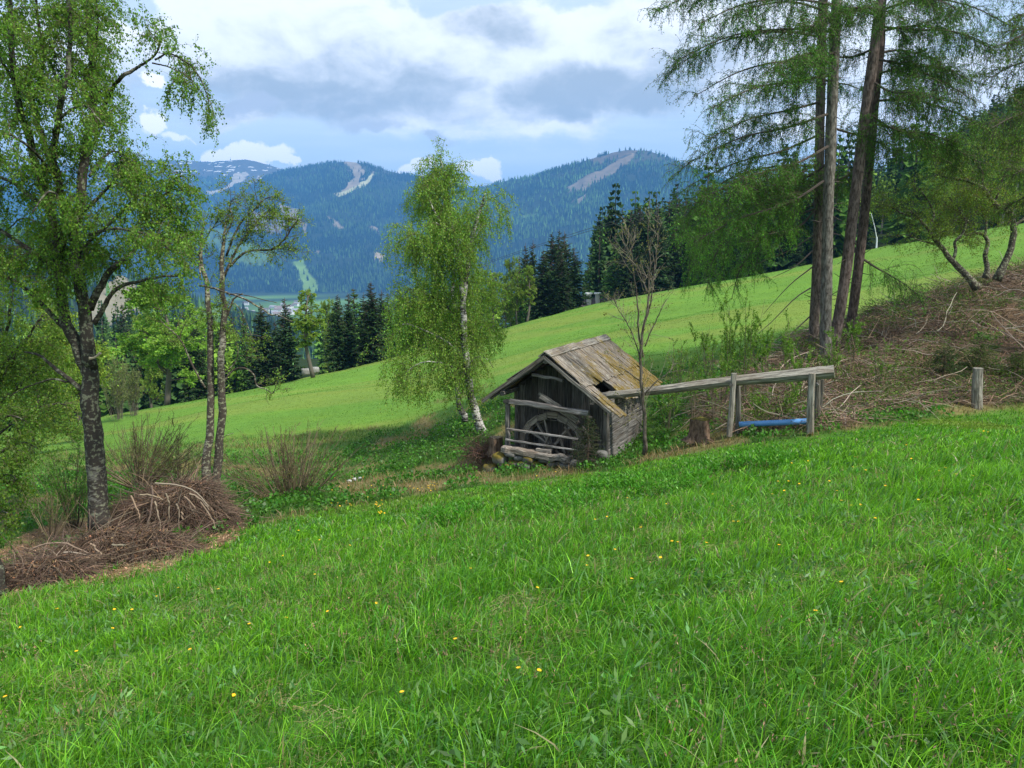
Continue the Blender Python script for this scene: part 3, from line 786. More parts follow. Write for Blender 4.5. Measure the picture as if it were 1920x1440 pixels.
forest_mass('mixed spruce and larch forest covering the right hillside', fp - [0, 0, .5], RNG.uniform(13, 24, nS), list(picks))
# ------------------------------------------------------------------ near trees, built limb by limb
def L3(lst, Y0=None):
    """limb given as (x, y[, metres ahead]) seen in the photograph -> 3D"""
    return np.array([at(p[0], p[1], p[2] if len(p) > 2 else Y0) for p in lst])
def tree(name, label, cat, limbs, Y0, barkm='birch', leafbase=(.10, .19, .02), twigs=(), leaf=None, group=None, lim_col=(1, 1, 1), root=None, extra=None, twcol=(.10, .085, .05), sides=9):
    """limbs: (points, r0, r1, bushy weight); twigs: list of levels; leaf: dict"""
    base = L3(limbs[0][0][:1], Y0)[0]
    r = thing(name, label, cat, base, group)
    tk = MB(); cr = MB(); P1 = []
    for pts, r0, r1, wt in limbs:
        p = spline(L3(pts, Y0), 26)
        ln = np.linalg.norm(p[-1] - p[0])
        w = np.cumsum(RNG.normal(size=(26, 3)), 0) * ln * .0035; w -= np.linspace(0, 1, 26)[:, None] * w[-1]
        w[0] = 0
        p = p + w
        rad = np.linspace(1, 0, 26) ** .8 * (r0 - r1) + r1
        if pts is limbs[0][0] or r0 > .14: rad[:4] *= np.array([1.35, 1.18, 1.07, 1.0])
        tubes(tk, p, rad[None], sides if r0 > .04 else 6, lim_col, bump=.035)
        if wt > 0:
            for _ in range(int(wt)): P1.append(p)
    P = np.array(P1); out = []
    allp = [P]
    cur = P
    for lv in twigs:
        b = spawn(cur, lv['n'], lv['L'], lv.get('S', 6), lv.get('ang', 55), lv.get('jit', .12), lv.get('grav', 0), lv.get('f0', .15), lv.get('f1', 1.), lv.get('up', 0), lv.get('shrink', .5))
        big = lv['r'] > .012
        if big: tubes(tk, b, taper(len(b), b.shape[1], lv['r'], lv['r'] * .35), 5, lim_col, cap=False)
        else: tubes(cr, b, taper(len(b), b.shape[1], lv['r'], lv['r'] * .4), 3, lv.get('col', twcol), mat=1, cap=False)
        out.append(b); cur = b if not lv.get('keep') else cur
    if leaf:
        for src, n in zip(leaf['src'], leaf['n']):
            p, T, i, f = sample(out[src], n, leaf.get('f0', 0.), 1.)
            p = p + RNG.normal(size=p.shape) * leaf.get('spread', .03)
            ce = fbm(p[:, 0] * .9 + p[:, 1] * .5, p[:, 2] * .9 + p[:, 1] * .4, 3)
            c = tint(leafbase, n, .22, .1) * (.8 + .4 * ce[:, None])
            if 'alt' in leaf: c = np.where(RNG.random((n, 1)) < leaf.get('altf', .3), tint(leaf['alt'], n, .25, .1), c)
            leaves(cr, p, T * leaf.get('along', .3) + RNG.normal(size=p.shape) * .6 + [0, 0, leaf.get('droop', -.6)], RNG.uniform(.6, 1.25, n) * leaf['size'], c, ratio=leaf.get('ratio', .75))
    if extra: extra(tk, cr, out)
    tko = tk.build('trunk', [M[barkm]], None, True); shift(tko, base); tko.parent = r
    if cr.V:
        mt = M['needle'] if leaf and leaf.get('needle') else M['leaf']
        cro = cr.build('crown', [mt, M['twig']], None); shift(cro, base); cro.parent = r
    return r, out
def shift(o, base):
    me = o.data; n = len(me.vertices); a = np.empty(n * 3, np.float32); me.vertices.foreach_get('co', a)
    a = a.reshape(-1, 3) - np.asarray(base, np.float32); me.vertices.foreach_set('co', a.ravel()); me.update()

# big old birch at the left
tree('birch_tree', 'large old birch with dark forked trunk beside the left brush pile', 'birch', [
  ([(190,985),(184,930),(180,860),(174,790),(171,740),(168,685)], .185, .145, 0),
  ([(168,700),(150,655),(138,610),(122,545),(112,490),(106,430),(97,370),(75,320),(55,250,14.0),(35,160,13.6),(30,60,13.4),(10,-80,13)], .115, .03, 3),
  ([(172,690),(168,640),(163,580),(155,520),(147,460),(146,400),(155,330),(168,250,14.8),(172,160,15),(165,80,15.1),(158,0,15.2),(150,-160,15.4)], .125, .035, 4),
  ([(112,470),(115,400),(104,330),(100,270),(118,180,14),(130,90,14),(120,-60,13.8)], .08, .025, 3),
  ([(108,330),(80,250),(60,190,14.6),(20,120,15),(-40,40,15.3)], .06, .02, 2),
  ([(168,580),(190,540),(210,510),(224,492),(250,470,15.2),(290,430,15.6)], .075, .02, 2),
  ([(176,608),(196,575),(208,552),(228,535),(252,530,14.2),(300,520,13.8),(350,515,13.5)], .05, .015, 2),
  ([(118,612),(85,580),(50,545),(0,512),(-60,490)], .05, .02, 2),
  ([(108,508),(80,485),(50,465),(0,433),(-70,400)], .06, .02, 2),
  ([(86,388),(50,362),(20,340),(-40,315)], .05, .02, 2),
  ([(160,735),(130,712),(100,690),(75,668),(45,660)], .05, .012, 0),
  ([(132,716),(95,712),(60,722),(20,742)], .022, .008, 0),
  ([(176,255,15),(200,185,15.2),(222,150),(250,133),(270,119)], .045, .022, 0),
  ([(270,119),(290,105),(300,85),(300,60),(285,40)], .022, .008, 3),
  ([(290,112),(315,100),(340,110),(365,130),(385,165),(392,190)], .018, .008, 3),
  ([(285,118),(310,125),(335,135),(360,150),(380,175)], .014, .007, 2),
  ([(150,470),(190,430),(240,385,14.2),(268,370,14),(295,371,13.9),(316,355,13.8),(325,335,13.7),(345,330,13.6)], .035, .010, 3),
  ([(296,371,13.9),(312,385,13.9),(308,405,13.9),(330,415,14),(340,440,14)], .014, .006, 2),
  ([(150,400),(190,360,14),(215,330,13.7),(225,300,13.6)], .035, .010, 2),
  ([(168,330),(200,290,15.2),(225,285,15.5),(240,300,15.6)], .03, .008, 3),
  ([(60,190,14.6),(80,120,14.2),(70,50,14),(60,-40,13.8)], .04, .012, 3), ([(30,160,13.6),(-10,100,13.2),(-50,60,13)], .03, .01, 2),
  ([(118,180,14),(90,120,14.6),(60,80,15),(20,60,15.4)], .03, .01, 2), ([(170,200,15),(140,140,14.3),(110,110,14)], .03, .01, 2),
  ([(165,100,15),(130,50,15.6),(100,10,16)], .03, .01, 2), ([(160,60,15.1),(170,20,15.8),(175,-30,16)], .03, .01, 2),
  ([(168,290,15),(195,230,15.6),(205,210,16),(210,225,16.2)], .03, .008, 3), ([(100,330),(60,280,13.6),(20,250,13.2),(-20,260,13)], .03, .01, 3),
  ([(100,250,14),(130,210,13.5),(160,200,13.2),(190,230,13)], .03, .01, 2), ([(147,430),(120,380,13.6),(90,360,13.2),(60,400,13)], .03, .01, 2),
  ([(112,480),(80,430,15.2),(40,410,15.8),(0,440,16)], .03, .01, 2),
  ([(165,150,15),(180,90,14.6),(185,40,14.4),(180,-10,14.3)], .03, .008, 2),
  ([(150,440),(190,430,13.6),(220,425,13.2),(280,440,12.9),(320,470,12.8)], .03, .008, 3),
 ], 14.5, 'old_birch', (.125, .26, .03),
 twigs=[dict(n=330, L=(.3, .85), r=.008, S=6, ang=55, jit=.14, grav=-.02, f0=.28), dict(n=2300, L=(.25, .75), r=.004, S=6, ang=50, jit=.13, grav=-.2, f0=.1, shrink=.3), dict(n=6500, L=(.15, .5), r=.0022, S=4, ang=40, jit=.12, grav=-.34, shrink=.2)],
 leaf=dict(src=(1, 2), n=(24000, 84000), size=.043, spread=.025, droop=-.8, ratio=.75, alt=(.15, .25, .03), altf=.3))
# twin thin birches
TWb = dict(barkm='old_birch', lim_col=(1.7, 1.65, 1.6), leafbase=(.17, .28, .045))
tree('birch_tree', 'thin twin stemmed birch with twisted sparse boughs behind the brush pile', 'birch', [
  ([(388,918),(390,850),(392,790),(389,720),(388,660),(391,600),(386,560),(376,520),(371,480),(378,440),(384,415)], .10, .018, 1),
  ([(404,922),(410,850),(413,780),(414,700),(418,640),(424,590),(421,540),(417,490),(420,450),(424,420)], .105, .02, 1),
  ([(422,600),(432,575),(438,560),(455,550)], .035, .012, 0),
  ([(420,520),(436,480),(452,455),(470,430),(490,405),(505,395)], .035, .010, 3),
  ([(424,480),(450,420),(480,390),(495,375),(512,368)], .026, .008, 2),
  ([(430,500),(445,480),(470,468),(510,465),(530,450),(545,430),(558,412)], .032, .010, 4),
  ([(424,440),(435,410),(430,385),(440,372)], .018, .006, 2),
  ([(376,525),(372,490),(350,470),(345,440)], .02, .007, 2),
  ([(371,480),(390,440),(405,420),(415,400)], .018, .007, 2),
  ([(375,536,16.8),(400,541,16.4),(425,550,16),(450,560,15.7),(480,573,15.5),(505,590,15.4),(522,592,15.3),(548,603,15.3)], .026, .010, 0),
  ([(425,551,16.4),(455,553,16),(490,562,15.8),(520,568,15.8)], .012, .006, 0),
  ([(386,728),(366,690),(348,655),(335,632),(312,612),(300,600)], .026, .008, 1),
  ([(336,634),(345,612),(350,600)], .012, .005, 0),
  ([(418,720),(432,700),(450,690),(468,694),(478,704),(482,722),(500,730),(512,738),(520,715)], .024, .006, 1),
  ([(420,700),(440,680),(446,655),(440,640)], .018, .006, 2),
  ([(424,590),(440,570),(460,600),(475,640)], .014, .006, 1),
  ([(404,850),(420,820),(438,812)], .014, .004, 0),
 ], 17.5, twigs=[dict(n=150, L=(.35, .9), r=.007, S=6, ang=50, jit=.24, grav=.03, f0=.3), dict(n=750, L=(.2, .5), r=.004, S=5, ang=50, jit=.24, grav=.0), dict(n=1600, L=(.1, .28), r=.0025, S=3, ang=50, jit=.2, grav=-.03)],
 leaf=dict(src=(2,), n=(13000,), size=.040, spread=.03, droop=-.3), **TWb)
# weeping birch beside the hut
tree('birch_tree', 'tall weeping birch with white leaning trunk left of the wooden hut', 'birch', [
  ([(908,822),(898,800),(888,772),(880,740),(875,700),(872,660),(869,610),(866,570),(869,540),(875,500),(884,455),(893,410),(903,375),(910,362)], .165, .025, 1),
  ([(867,560),(864,520),(861,470),(855,445),(838,430),(818,418,26)], .08, .02, 3),
  ([(872,790,27.6),(862,760,27.8),(858,700,28),(862,640,28.2),(850,560,28.4),(845,480,28.4),(838,400,28.4),(830,340,28.4),(824,292,28.4)], .12, .012, 3),
  ([(838,430,28),(815,400,27.5),(800,360,27.5),(790,320,27.5)], .04, .01, 2),
  ([(830,360,28.4),(842,335,28.4),(846,320,28.4)], .02, .008, 1),
  ([(845,480,28.4),(870,440,29),(885,400,29.2)], .025, .008, 2), ([(840,420,28.4),(812,400,29.2),(800,390,29.6)], .025, .008, 2), ([(855,600,28.3),(830,560,29.5),(800,550,30.2)], .03, .01, 2), ([(834,370,28.4),(818,345,28),(812,330,27.8)], .02, .008, 1),
  ([(855,520,28),(820,470,27),(780,440,26.6),(766,450,26.5)], .04, .012, 2),
  ([(860,600,28),(820,560,27),(770,540,26.5),(758,560,26.4)], .04, .012, 2),
  ([(862,660,28),(820,630,27),(760,605,26.4),(748,625,26.3)], .04, .012, 2),
  ([(868,700,27.5),(830,680,26.4),(790,680,26),(760,700,25.8)], .03, .01, 2),
  ([(858,580,28.3),(890,540,29.5),(905,520,30)], .03, .01, 2),
  ([(862,660,28),(895,620,29),(915,610,29.5)], .03, .01, 2),
  ([(872,690),(895,670),(912,672),(925,690)], .025, .01, 1),
  ([(850,640,28.2),(835,600,30),(810,590,31)], .03, .01, 2),
  ([(893,410),(905,385),(920,370),(930,375)], .02, .008, 2),
  ([(884,455),(900,430),(912,420)], .02, .008, 1),
 ], 26.8, 'birch', (.165, .31, .04),
 twigs=[dict(n=380, L=(.4, 1.35), r=.009, S=6, ang=55, jit=.10, grav=.0, f0=.2, shrink=.45), dict(n=2300, L=(.45, 1.25), r=.004, S=7, ang=55, jit=.08, grav=-.30, f0=.15, shrink=.2), dict(n=4200, L=(.3, .9), r=.003, S=5, ang=35, jit=.08, grav=-.42, shrink=.2, col=(.09, .07, .05))],
 leaf=dict(src=(0, 1, 2), n=(8000, 44000, 76000), size=.062, spread=.045, droop=-.9, alt=(.24, .34, .06), altf=.25, ratio=.65))
# bare young tree in front of the hut's right side
tree('young_tree', 'nearly bare young tree standing in front of the hut at its right corner', 'tree', [
  ([(1208,852),(1206,800),(1205,740),(1206,690),(1209,640),(1212,590),(1214,550),(1216,500),(1216,450),(1218,400)], .052, .006, 2),
  ([(1206,700),(1195,655),(1182,620),(1172,600),(1160,580),(1150,560)], .018, .006, 2),
  ([(1209,650),(1225,610),(1238,585),(1250,560)], .018, .006, 2),
  ([(1206,670),(1198,630),(1196,580),(1190,520),(1186,470),(1184,440)], .025, .005, 2),
  ([(1211,600),(1222,560),(1228,500),(1232,450),(1238,420)], .022, .005, 2),
  ([(1206,720),(1180,700),(1165,690),(1150,685)], .02, .006, 1),
  ([(1207,740),(1230,715),(1245,705),(1262,690)], .02, .006, 1),
  ([(1206,765),(1180,780),(1160,775),(1140,770)], .016, .005, 1),
  ([(1205,800),(1190,785),(1170,795),(1150,790)], .014, .005, 1),
  ([(1214,550),(1200,510),(1180,480),(1170,450)], .018, .005, 2),
 ], 20.0, 'bark', (.16, .17, .05), lim_col=(.15, .13, .105),
 twigs=[dict(n=170, L=(.4, 1.2), r=.006, S=6, ang=38, jit=.14, grav=.05, f0=.1), dict(n=360, L=(.2, .6), r=.0032, S=5, ang=42, jit=.16, grav=.03)],
 leaf=dict(src=(0, 1), n=(200, 1100), size=.042, spread=.01, droop=.1, f0=.5), twcol=(.19, .165, .125))
# crooked mossy trees on the bank at the right
CR = dict(barkm='old_birch', leafbase=(.19, .32, .045), lim_col=(1.8, 1.8, 1.7))
CTW = [dict(n=130, L=(.5, 1.5), r=.010, S=6, ang=52, jit=.2, grav=.0, f0=.35), dict(n=650, L=(.3, .9), r=.004, S=6, ang=52, jit=.2, grav=-.05, shrink=.3), dict(n=1700, L=(.15, .45), r=.002, S=4, ang=50, jit=.2, grav=-.12)]
tree('crooked_tree', 'crooked lichen covered tree leaning left from the brush bank', 'tree', [
  ([(1832,540),(1815,520),(1795,500),(1782,488),(1768,468),(1755,452),(1742,432),(1722,410),(1700,395)], .13, .03, 2),
  ([(1786,490),(1794,470),(1792,455),(1805,440),(1812,420),(1800,395),(1780,370)], .06, .02, 2),
  ([(1742,432),(1750,400),(1735,370),(1720,350)], .05, .015, 2),
  ([(1722,410),(1690,400),(1665,385),(1650,390)], .04, .012, 2),
  ([(1760,458),(1730,452),(1700,440),(1670,445)], .03, .012, 1),
 ], 28.5, twigs=CTW, leaf=dict(src=(1, 2), n=(2200, 7000), size=.05, spread=.04, alt=(.17, .20, .03), altf=.25), **CR)
tree('crooked_tree', 'crooked tree with an S shaped pale stem in the middle of the bank top', 'tree', [
  ([(1848,522),(1850,500),(1846,478),(1852,458),(1846,442),(1828,436),(1812,440),(1800,430)], .10, .03, 1),
  ([(1828,436),(1810,410),(1790,390),(1770,385)], .05, .015, 2),
  ([(1846,442),(1850,410),(1835,380),(1825,340)], .05, .015, 3),
 ], 29.5, twigs=[dict(CTW[0], n=80), dict(CTW[1], n=450), dict(CTW[2], n=1300)], leaf=dict(src=(1, 2), n=(1500, 5500), size=.05, spread=.05, alt=(.15, .14, .03), altf=.25), **CR)
tree('crooked_tree', 'tallest crooked tree with white patched stem bending left over the bank', 'tree', [
  ([(1868,525),(1880,500),(1892,478),(1898,450),(1900,425),(1898,405),(1880,395),(1862,378),(1850,360),(1838,350),(1815,340),(1790,335),(1765,330)], .13, .03, 3),
  ([(1840,352),(1842,330),(1835,310),(1820,290)], .04, .012, 2),
  ([(1815,340),(1795,315),(1770,300),(1740,290)], .04, .012, 2),
  ([(1865,380),(1880,340),(1890,310),(1900,280)], .05, .015, 2),
  ([(1900,425),(1930,400),(1950,370)], .06, .02, 1),
 ], 28.2, twigs=[dict(CTW[0], n=140), dict(CTW[1], n=650), dict(CTW[2], n=1800)], leaf=dict(src=(1, 2), n=(2400, 7600), size=.05, spread=.04, alt=(.19, .24, .03), altf=.35), **CR)

# group of tall larches
def larch(label, stem, Y0, r0, r1, brs, n1, n2, n3, nl, colb=(.075, .185, .025), bark=(.20, .165, .14), side=None, dead=()):
    base = at(stem[0][0], stem[0][1], Y0 if len(stem[0]) < 3 else stem[0][2])
    r = thing('larch_tree', label, 'larch', base, 'tall larches on the bank behind the log flume')
    tk = MB(); cr = MB(); sp = spline(L3(stem, Y0), 40)
    rad = np.linspace(r0, r1, 40); rad[:4] *= [1.3, 1.18, 1.08, 1.02]
    tubes(tk, sp, rad[None], 12, bark, bump=.03)
    for ds in dead:
        p = spline(L3(ds, Y0), 9) ; tubes(cr, p, np.linspace(.028, .006, 9)[None], 5, (.15, .12, .10), mat=1)
    ns = 46; pz, T_, _, _ = sample(sp[None, :30], ns); dd = RNG.normal(size=(ns, 3)) * [1, 1, .25]; dd = nrm(dd); sb = grow(pz + dd * r0 * .7, dd, RNG.uniform(.12, .5, ns), 3, .1, -.03)
    tubes(tk, sb, taper(ns, 4, .014, .007), 5, (.13, .11, .095))
    B = []
    for br in brs:
        p = spline(L3(br, Y0), 12); B.append(p)
        tubes(cr, p, np.linspace(.045, .010, 12)[None], 5, (.08, .065, .055), mat=1)
    B = np.array(B)
    b1 = spawn(B, n1, (.4, 1.5), 6, 48, .10, -.04, .12, 1., 0, .35)
    tubes(cr, b1, taper(n1, 7, .010, .004), 3, (.08, .062, .05), mat=1, cap=False)
    b2 = spawn(b1, n2, (.25, .9), 6, 55, .09, -.26, .05, 1., 0, .2)
    tubes(cr, b2, taper(n2, 7, .0055, .003), 3, (.09, .07, .05), mat=1, cap=False)
    b2b = spawn(B, n2 // 2, (.3, 1.0), 6, 60, .09, -.3, .15, 1., 0, .2)
    tubes(cr, b2b, taper(n2 // 2, 7, .0055, .003), 3, (.09, .07, .05), mat=1, cap=False)
    b3 = spawn(np.concatenate([b2, b2b]), n3, (.12, .4), 4, 45, .1, -.3)
    for src, k in ((b1, .2), (b2, .35), (b2b, .15), (b3, .3)):
        n = int(nl * k); p, T, i, f = sample(src, n)
        p = p + RNG.normal(size=p.shape) * .022
        ce = fbm(p[:, 0] * 1.1 + p[:, 1] * .5, p[:, 2] * 1.1, 3)[:, None]
        c = tint(colb, n, .25, .12) * (.7 + .6 * ce) * (1 + .8 * sstep(2.4, -.3, p[:, 2]))[:, None]  # lower needles coloured brighter to offset shade from the boughs above
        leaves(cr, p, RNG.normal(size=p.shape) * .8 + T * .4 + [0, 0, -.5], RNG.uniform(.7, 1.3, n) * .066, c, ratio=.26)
    a = tk.build('trunk', M['bark'], None, True); shift(a, base); a.parent = r
    b = cr.build('crown', [M['needle'], M['twig']], None); shift(b, base); b.parent = r
def boughs(lst): return lst
def br_set(x0f, ys, xs_end, rise, Ys, Y0):
    out = []
    for y, xe, ri, ye in zip(ys, xs_end, rise, Ys):
        x0 = x0f(y); xm = (x0 + xe) / 2
        out.append([(x0, y, Y0), (lerp(x0, xe, .3), y - ri * .55, lerp(Y0, ye, .3)), (lerp(x0, xe, .65), y - ri * .3 + abs(xe - x0) * .0006 * max(0, y), lerp(Y0, ye, .65)), (xe, y + abs(xe - x0) * (.12 + .0011 * max(0, y)), ye)])
    return out
f1 = lambda y: 1532 + (650 - y) * .024
f2 = lambda y: 1545 + (680 - y) * .038
f3 = lambda y: 1572 + (610 - y) * .131
f4 = lambda y: 1600 + (600 - y) * .085
LOWB = [[(1534,330,27.6),(1450,335,27),(1370,370,26.4),(1320,430,26),(1300,480,26)], [(1534,350,27.6),(1440,365,28),(1350,410,28.4),(1300,470,28.6),(1290,530,28.6)], [(1533,370,27.6),(1460,380,27),(1390,420,26.6),(1340,480,26.4),(1325,545,26.4)],
  [(1533,340,27.6),(1460,345,28.6),(1400,380,29),(1370,440,29.2),(1350,520,29.2)], [(1533,390,27.6),(1480,410,27.2),(1430,450,27),(1390,500,26.8),(1372,560,26.8)], [(1534,360,27.6),(1420,350,26.5),(1340,360,25.6),(1290,400,25.2),(1278,440,25.2)], [(1534,310,27.6),(1430,315,29),(1350,345,29.8),(1300,400,30),(1285,440,30)],
  [(1533,380,27.6),(1490,400,28.8),(1450,430,29.4),(1425,470,29.6),(1415,510,29.6)]]
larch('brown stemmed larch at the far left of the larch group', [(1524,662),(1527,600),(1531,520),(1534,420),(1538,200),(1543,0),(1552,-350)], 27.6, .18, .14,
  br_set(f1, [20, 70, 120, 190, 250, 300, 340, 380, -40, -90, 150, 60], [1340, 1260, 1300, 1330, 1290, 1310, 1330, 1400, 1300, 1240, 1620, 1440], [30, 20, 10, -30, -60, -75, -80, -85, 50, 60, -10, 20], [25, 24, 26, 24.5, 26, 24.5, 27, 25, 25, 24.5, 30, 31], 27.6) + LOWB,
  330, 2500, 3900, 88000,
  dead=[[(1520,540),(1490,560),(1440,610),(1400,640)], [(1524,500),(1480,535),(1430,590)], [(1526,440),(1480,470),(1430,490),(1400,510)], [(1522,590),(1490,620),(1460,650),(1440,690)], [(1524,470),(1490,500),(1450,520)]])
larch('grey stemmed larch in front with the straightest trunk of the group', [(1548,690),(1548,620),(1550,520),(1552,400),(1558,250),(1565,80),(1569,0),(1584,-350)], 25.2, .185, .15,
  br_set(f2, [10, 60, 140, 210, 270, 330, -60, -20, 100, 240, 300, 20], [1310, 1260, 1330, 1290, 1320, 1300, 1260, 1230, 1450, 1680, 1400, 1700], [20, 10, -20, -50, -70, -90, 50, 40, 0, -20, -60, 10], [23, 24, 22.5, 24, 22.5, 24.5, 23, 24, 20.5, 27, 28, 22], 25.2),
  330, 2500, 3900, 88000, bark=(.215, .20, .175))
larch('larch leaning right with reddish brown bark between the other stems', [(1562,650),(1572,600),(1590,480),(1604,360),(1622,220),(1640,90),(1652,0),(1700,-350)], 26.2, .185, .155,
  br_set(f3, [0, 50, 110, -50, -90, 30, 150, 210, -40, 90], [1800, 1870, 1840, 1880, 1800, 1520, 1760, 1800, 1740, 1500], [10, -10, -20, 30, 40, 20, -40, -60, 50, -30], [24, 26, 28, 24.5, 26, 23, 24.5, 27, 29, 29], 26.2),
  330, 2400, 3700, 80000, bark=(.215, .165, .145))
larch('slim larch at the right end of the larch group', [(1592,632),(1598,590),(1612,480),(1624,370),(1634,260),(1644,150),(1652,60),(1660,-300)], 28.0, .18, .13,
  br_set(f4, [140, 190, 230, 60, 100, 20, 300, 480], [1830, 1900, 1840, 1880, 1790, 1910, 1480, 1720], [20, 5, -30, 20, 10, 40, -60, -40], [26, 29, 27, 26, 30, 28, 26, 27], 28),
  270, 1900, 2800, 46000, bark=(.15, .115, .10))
# lower bright larch boughs hanging behind the stems
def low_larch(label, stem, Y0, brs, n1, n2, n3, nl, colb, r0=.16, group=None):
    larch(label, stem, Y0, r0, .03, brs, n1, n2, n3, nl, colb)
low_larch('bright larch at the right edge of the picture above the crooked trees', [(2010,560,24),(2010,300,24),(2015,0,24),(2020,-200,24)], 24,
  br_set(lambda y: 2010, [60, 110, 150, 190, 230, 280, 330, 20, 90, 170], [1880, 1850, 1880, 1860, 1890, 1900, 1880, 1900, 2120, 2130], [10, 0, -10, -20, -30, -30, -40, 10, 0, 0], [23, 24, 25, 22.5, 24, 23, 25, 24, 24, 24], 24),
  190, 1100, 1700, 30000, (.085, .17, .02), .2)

# overgrown trees at the left margin
tree('alder_tree', 'leafy tree leaning in from the left edge below the old birch', 'tree', [
  ([(-60,960),(-50,900),(-40,820),(-30,740),(-25,680),(-10,620)], .16, .04, 2),
  ([(-40,820),(0,760),(40,720),(70,690),(95,680)], .06, .015, 3),
  ([(-40,800),(0,720),(30,660),(60,620),(80,590)], .06, .015, 3),
  ([(-30,740),(10,680),(50,640),(90,640)], .05, .015, 3),
  ([(-20,680),(10,620),(20,570),(30,520)], .05, .015, 2),
  ([(-45,850),(0,810),(50,770),(100,755),(125,760)], .04, .012, 3),
  ([(-45,860),(0,850),(40,830),(70,840)], .03, .010, 2),
 ], 19, 'old_birch', (.15, .27, .04),
 twigs=[dict(n=160, L=(.5, 1.4), r=.009, S=6, ang=50, jit=.16, grav=-.02), dict(n=800, L=(.3, .8), r=.003, S=5, ang=50, jit=.16, grav=-.1), dict(n=1800, L=(.12, .4), r=.0018, S=4, ang=45, jit=.15, grav=-.15)],
 leaf=dict(src=(1, 2), n=(4500, 15000), size=.058, spread=.05, alt=(.22, .32, .045), altf=.3))
tree('alder_tree', 'dark dense bushy tree at the left edge beyond the gully', 'tree', [
  ([(60,850),(62,800),(70,740),(66,690)], .10, .03, 2),
  ([(62,810),(30,770),(10,720),(0,680)], .05, .015, 2),
  ([(62,800),(90,770),(115,730),(120,690)], .05, .015, 2),
  ([(60,840),(20,820),(-20,800)], .04, .012, 2), ([(62,840),(100,810),(140,800)], .04, .012, 2),
 ], 36, 'bark', (.14, .26, .035), lim_col=(.12, .1, .08),
 twigs=[dict(n=120, L=(.6, 1.6), r=.010, S=6, ang=50, jit=.16, grav=-.02), dict(n=700, L=(.3, .9), r=.005, S=5, ang=50, jit=.16, grav=-.06)],
 leaf=dict(src=(0, 1), n=(2500, 9500), size=.10, spread=.12, alt=(.17, .22, .035), altf=.3))
tree('leafy_tree', 'loose yellow green tree at the left behind the old birch trunk', 'tree', [
  ([(150,800),(148,740),(140,680),(130,640)], .11, .03, 2), ([(148,750),(120,700),(100,660),(95,620)], .05, .015, 2), ([(145,740),(165,700),(172,660)], .05, .015, 2), ([(135,660),(105,600),(80,560)], .04, .012, 2),
 ], 42, 'bark', (.19, .27, .035), lim_col=(.14, .12, .1),
 twigs=[dict(n=110, L=(.6, 1.6), r=.010, S=6, ang=50, jit=.16, grav=-.02), dict(n=600, L=(.3, .9), r=.005, S=5, ang=50, jit=.16, grav=-.06)],
 leaf=dict(src=(0, 1), n=(3000, 13000), size=.12, spread=.12, alt=(.22, .32, .045), altf=.3))
tree('birch_tree', 'birch at the bottom left edge with only its stem base in view', 'birch', [
  ([(0,1112),(-3,1080),(-12,1045),(-24,1000),(-40,940),(-60,880),(-80,800),(-110,600)], .085, .05, 1),
  ([(-40,940),(-10,900),(15,890),(35,900)], .02, .006, 3), ([(-45,920),(-10,860),(20,840),(45,850)], .02, .006, 3), ([(-30,980),(0,960),(20,965)], .014, .005, 2), ([(-60,880),(-20,800),(20,780),(50,790)], .02, .006, 2),
 ], 10.2, 'old_birch', (.10, .18, .02),
 twigs=[dict(n=70, L=(.2, .6), r=.004, S=6, ang=50, jit=.16, grav=-.05, f0=.3), dict(n=360, L=(.1, .35), r=.002, S=5, ang=50, jit=.16, grav=-.15)],
 leaf=dict(src=(0, 1), n=(700, 3600), size=.038, spread=.02))
# ------------------------------------------------------------------ the mill hut
HY = radians(26); HO = np.array([1.32, 21.4, -5.62])
EX = np.array([cos(HY), -sin(HY), 0]); EY = np.array([sin(HY), cos(HY), 0])
def WL(x, y, z): return np.array([x, y, z])      # hut-local metres
def toloc(P):
    d = np.asarray(P) - HO; return np.stack([d @ EX, d @ EY, d[..., 2]], -1)
hut = thing('wooden_hut', 'small weathered plank mill hut with mossy shingle roof and water wheel', 'hut', HO, rz=-HY)
def hpart(mb, name, mats=None, parent=None): return mb.build(name, mats or M['wood'], parent or hut)
def plank_wall(p0, p1, z0, z1f, w=.19, t=.035, col=(.9, .9, .92), skip=(), vertical=True, gap=.006):
    mb = MB(); p0 = np.array(p0, float); p1 = np.array(p1, float); L = np.linalg.norm(p1 - p0); d = (p1 - p0) / L
    if vertical:
        n = int(L / w)
        for i in range(n):
            if i in skip: continue
            c = p0 + d * (i + .5) * L / n; x = c[0]
            zt = z1f(c) + RNG.normal() * .01
            k = RNG.uniform(.55, 1.1)
            beam(mb, [c[0], c[1], z0 + RNG.normal() * .02], [c[0] + RNG.normal() * .006, c[1], zt], L / n - gap, t, up=np.cross(d, [0, 0, 1]), col=np.array(col) * k, jit=.003, S=5)
    return mb
def gz(x): return 2.86 - abs(x) * .71         # underside line of the gable
gw = plank_wall((-1.25, 0, 0), (1.4, 0, 0), -.15, lambda c: gz(c[0]) - .05, w=.2, col=(.62, .61, .62))
hpart(gw, 'gable_wall')
# side walls of horizontal logs / boards
for sgn, x, nm in ((1, 1.42, 'side_wall'), (-1, -1.27, 'side_wall')):
    mb = MB(); z = -.2
    while z < 1.55:
        h = RNG.uniform(.2, .26); k = RNG.uniform(.75, 1.2)
        beam(mb, [x, -.02 if z > .1 else .04, z + h / 2 + (.05 if z < .3 else 0)], [x + RNG.normal() * .01, 3.35 + RNG.normal() * .02, z + h / 2 + RNG.normal() * .012], h - .012, .08, up=(1, 0, 0), col=np.array([.85, .86, .88]) * k, jit=.006, S=9)
        z += h
    hpart(mb, nm)
mb = plank_wall((-1.25, 3.36, 0), (1.4, 3.36, 0), -.15, lambda c: gz(c[0]) - .05, w=.24); hpart(mb, 'back_wall')
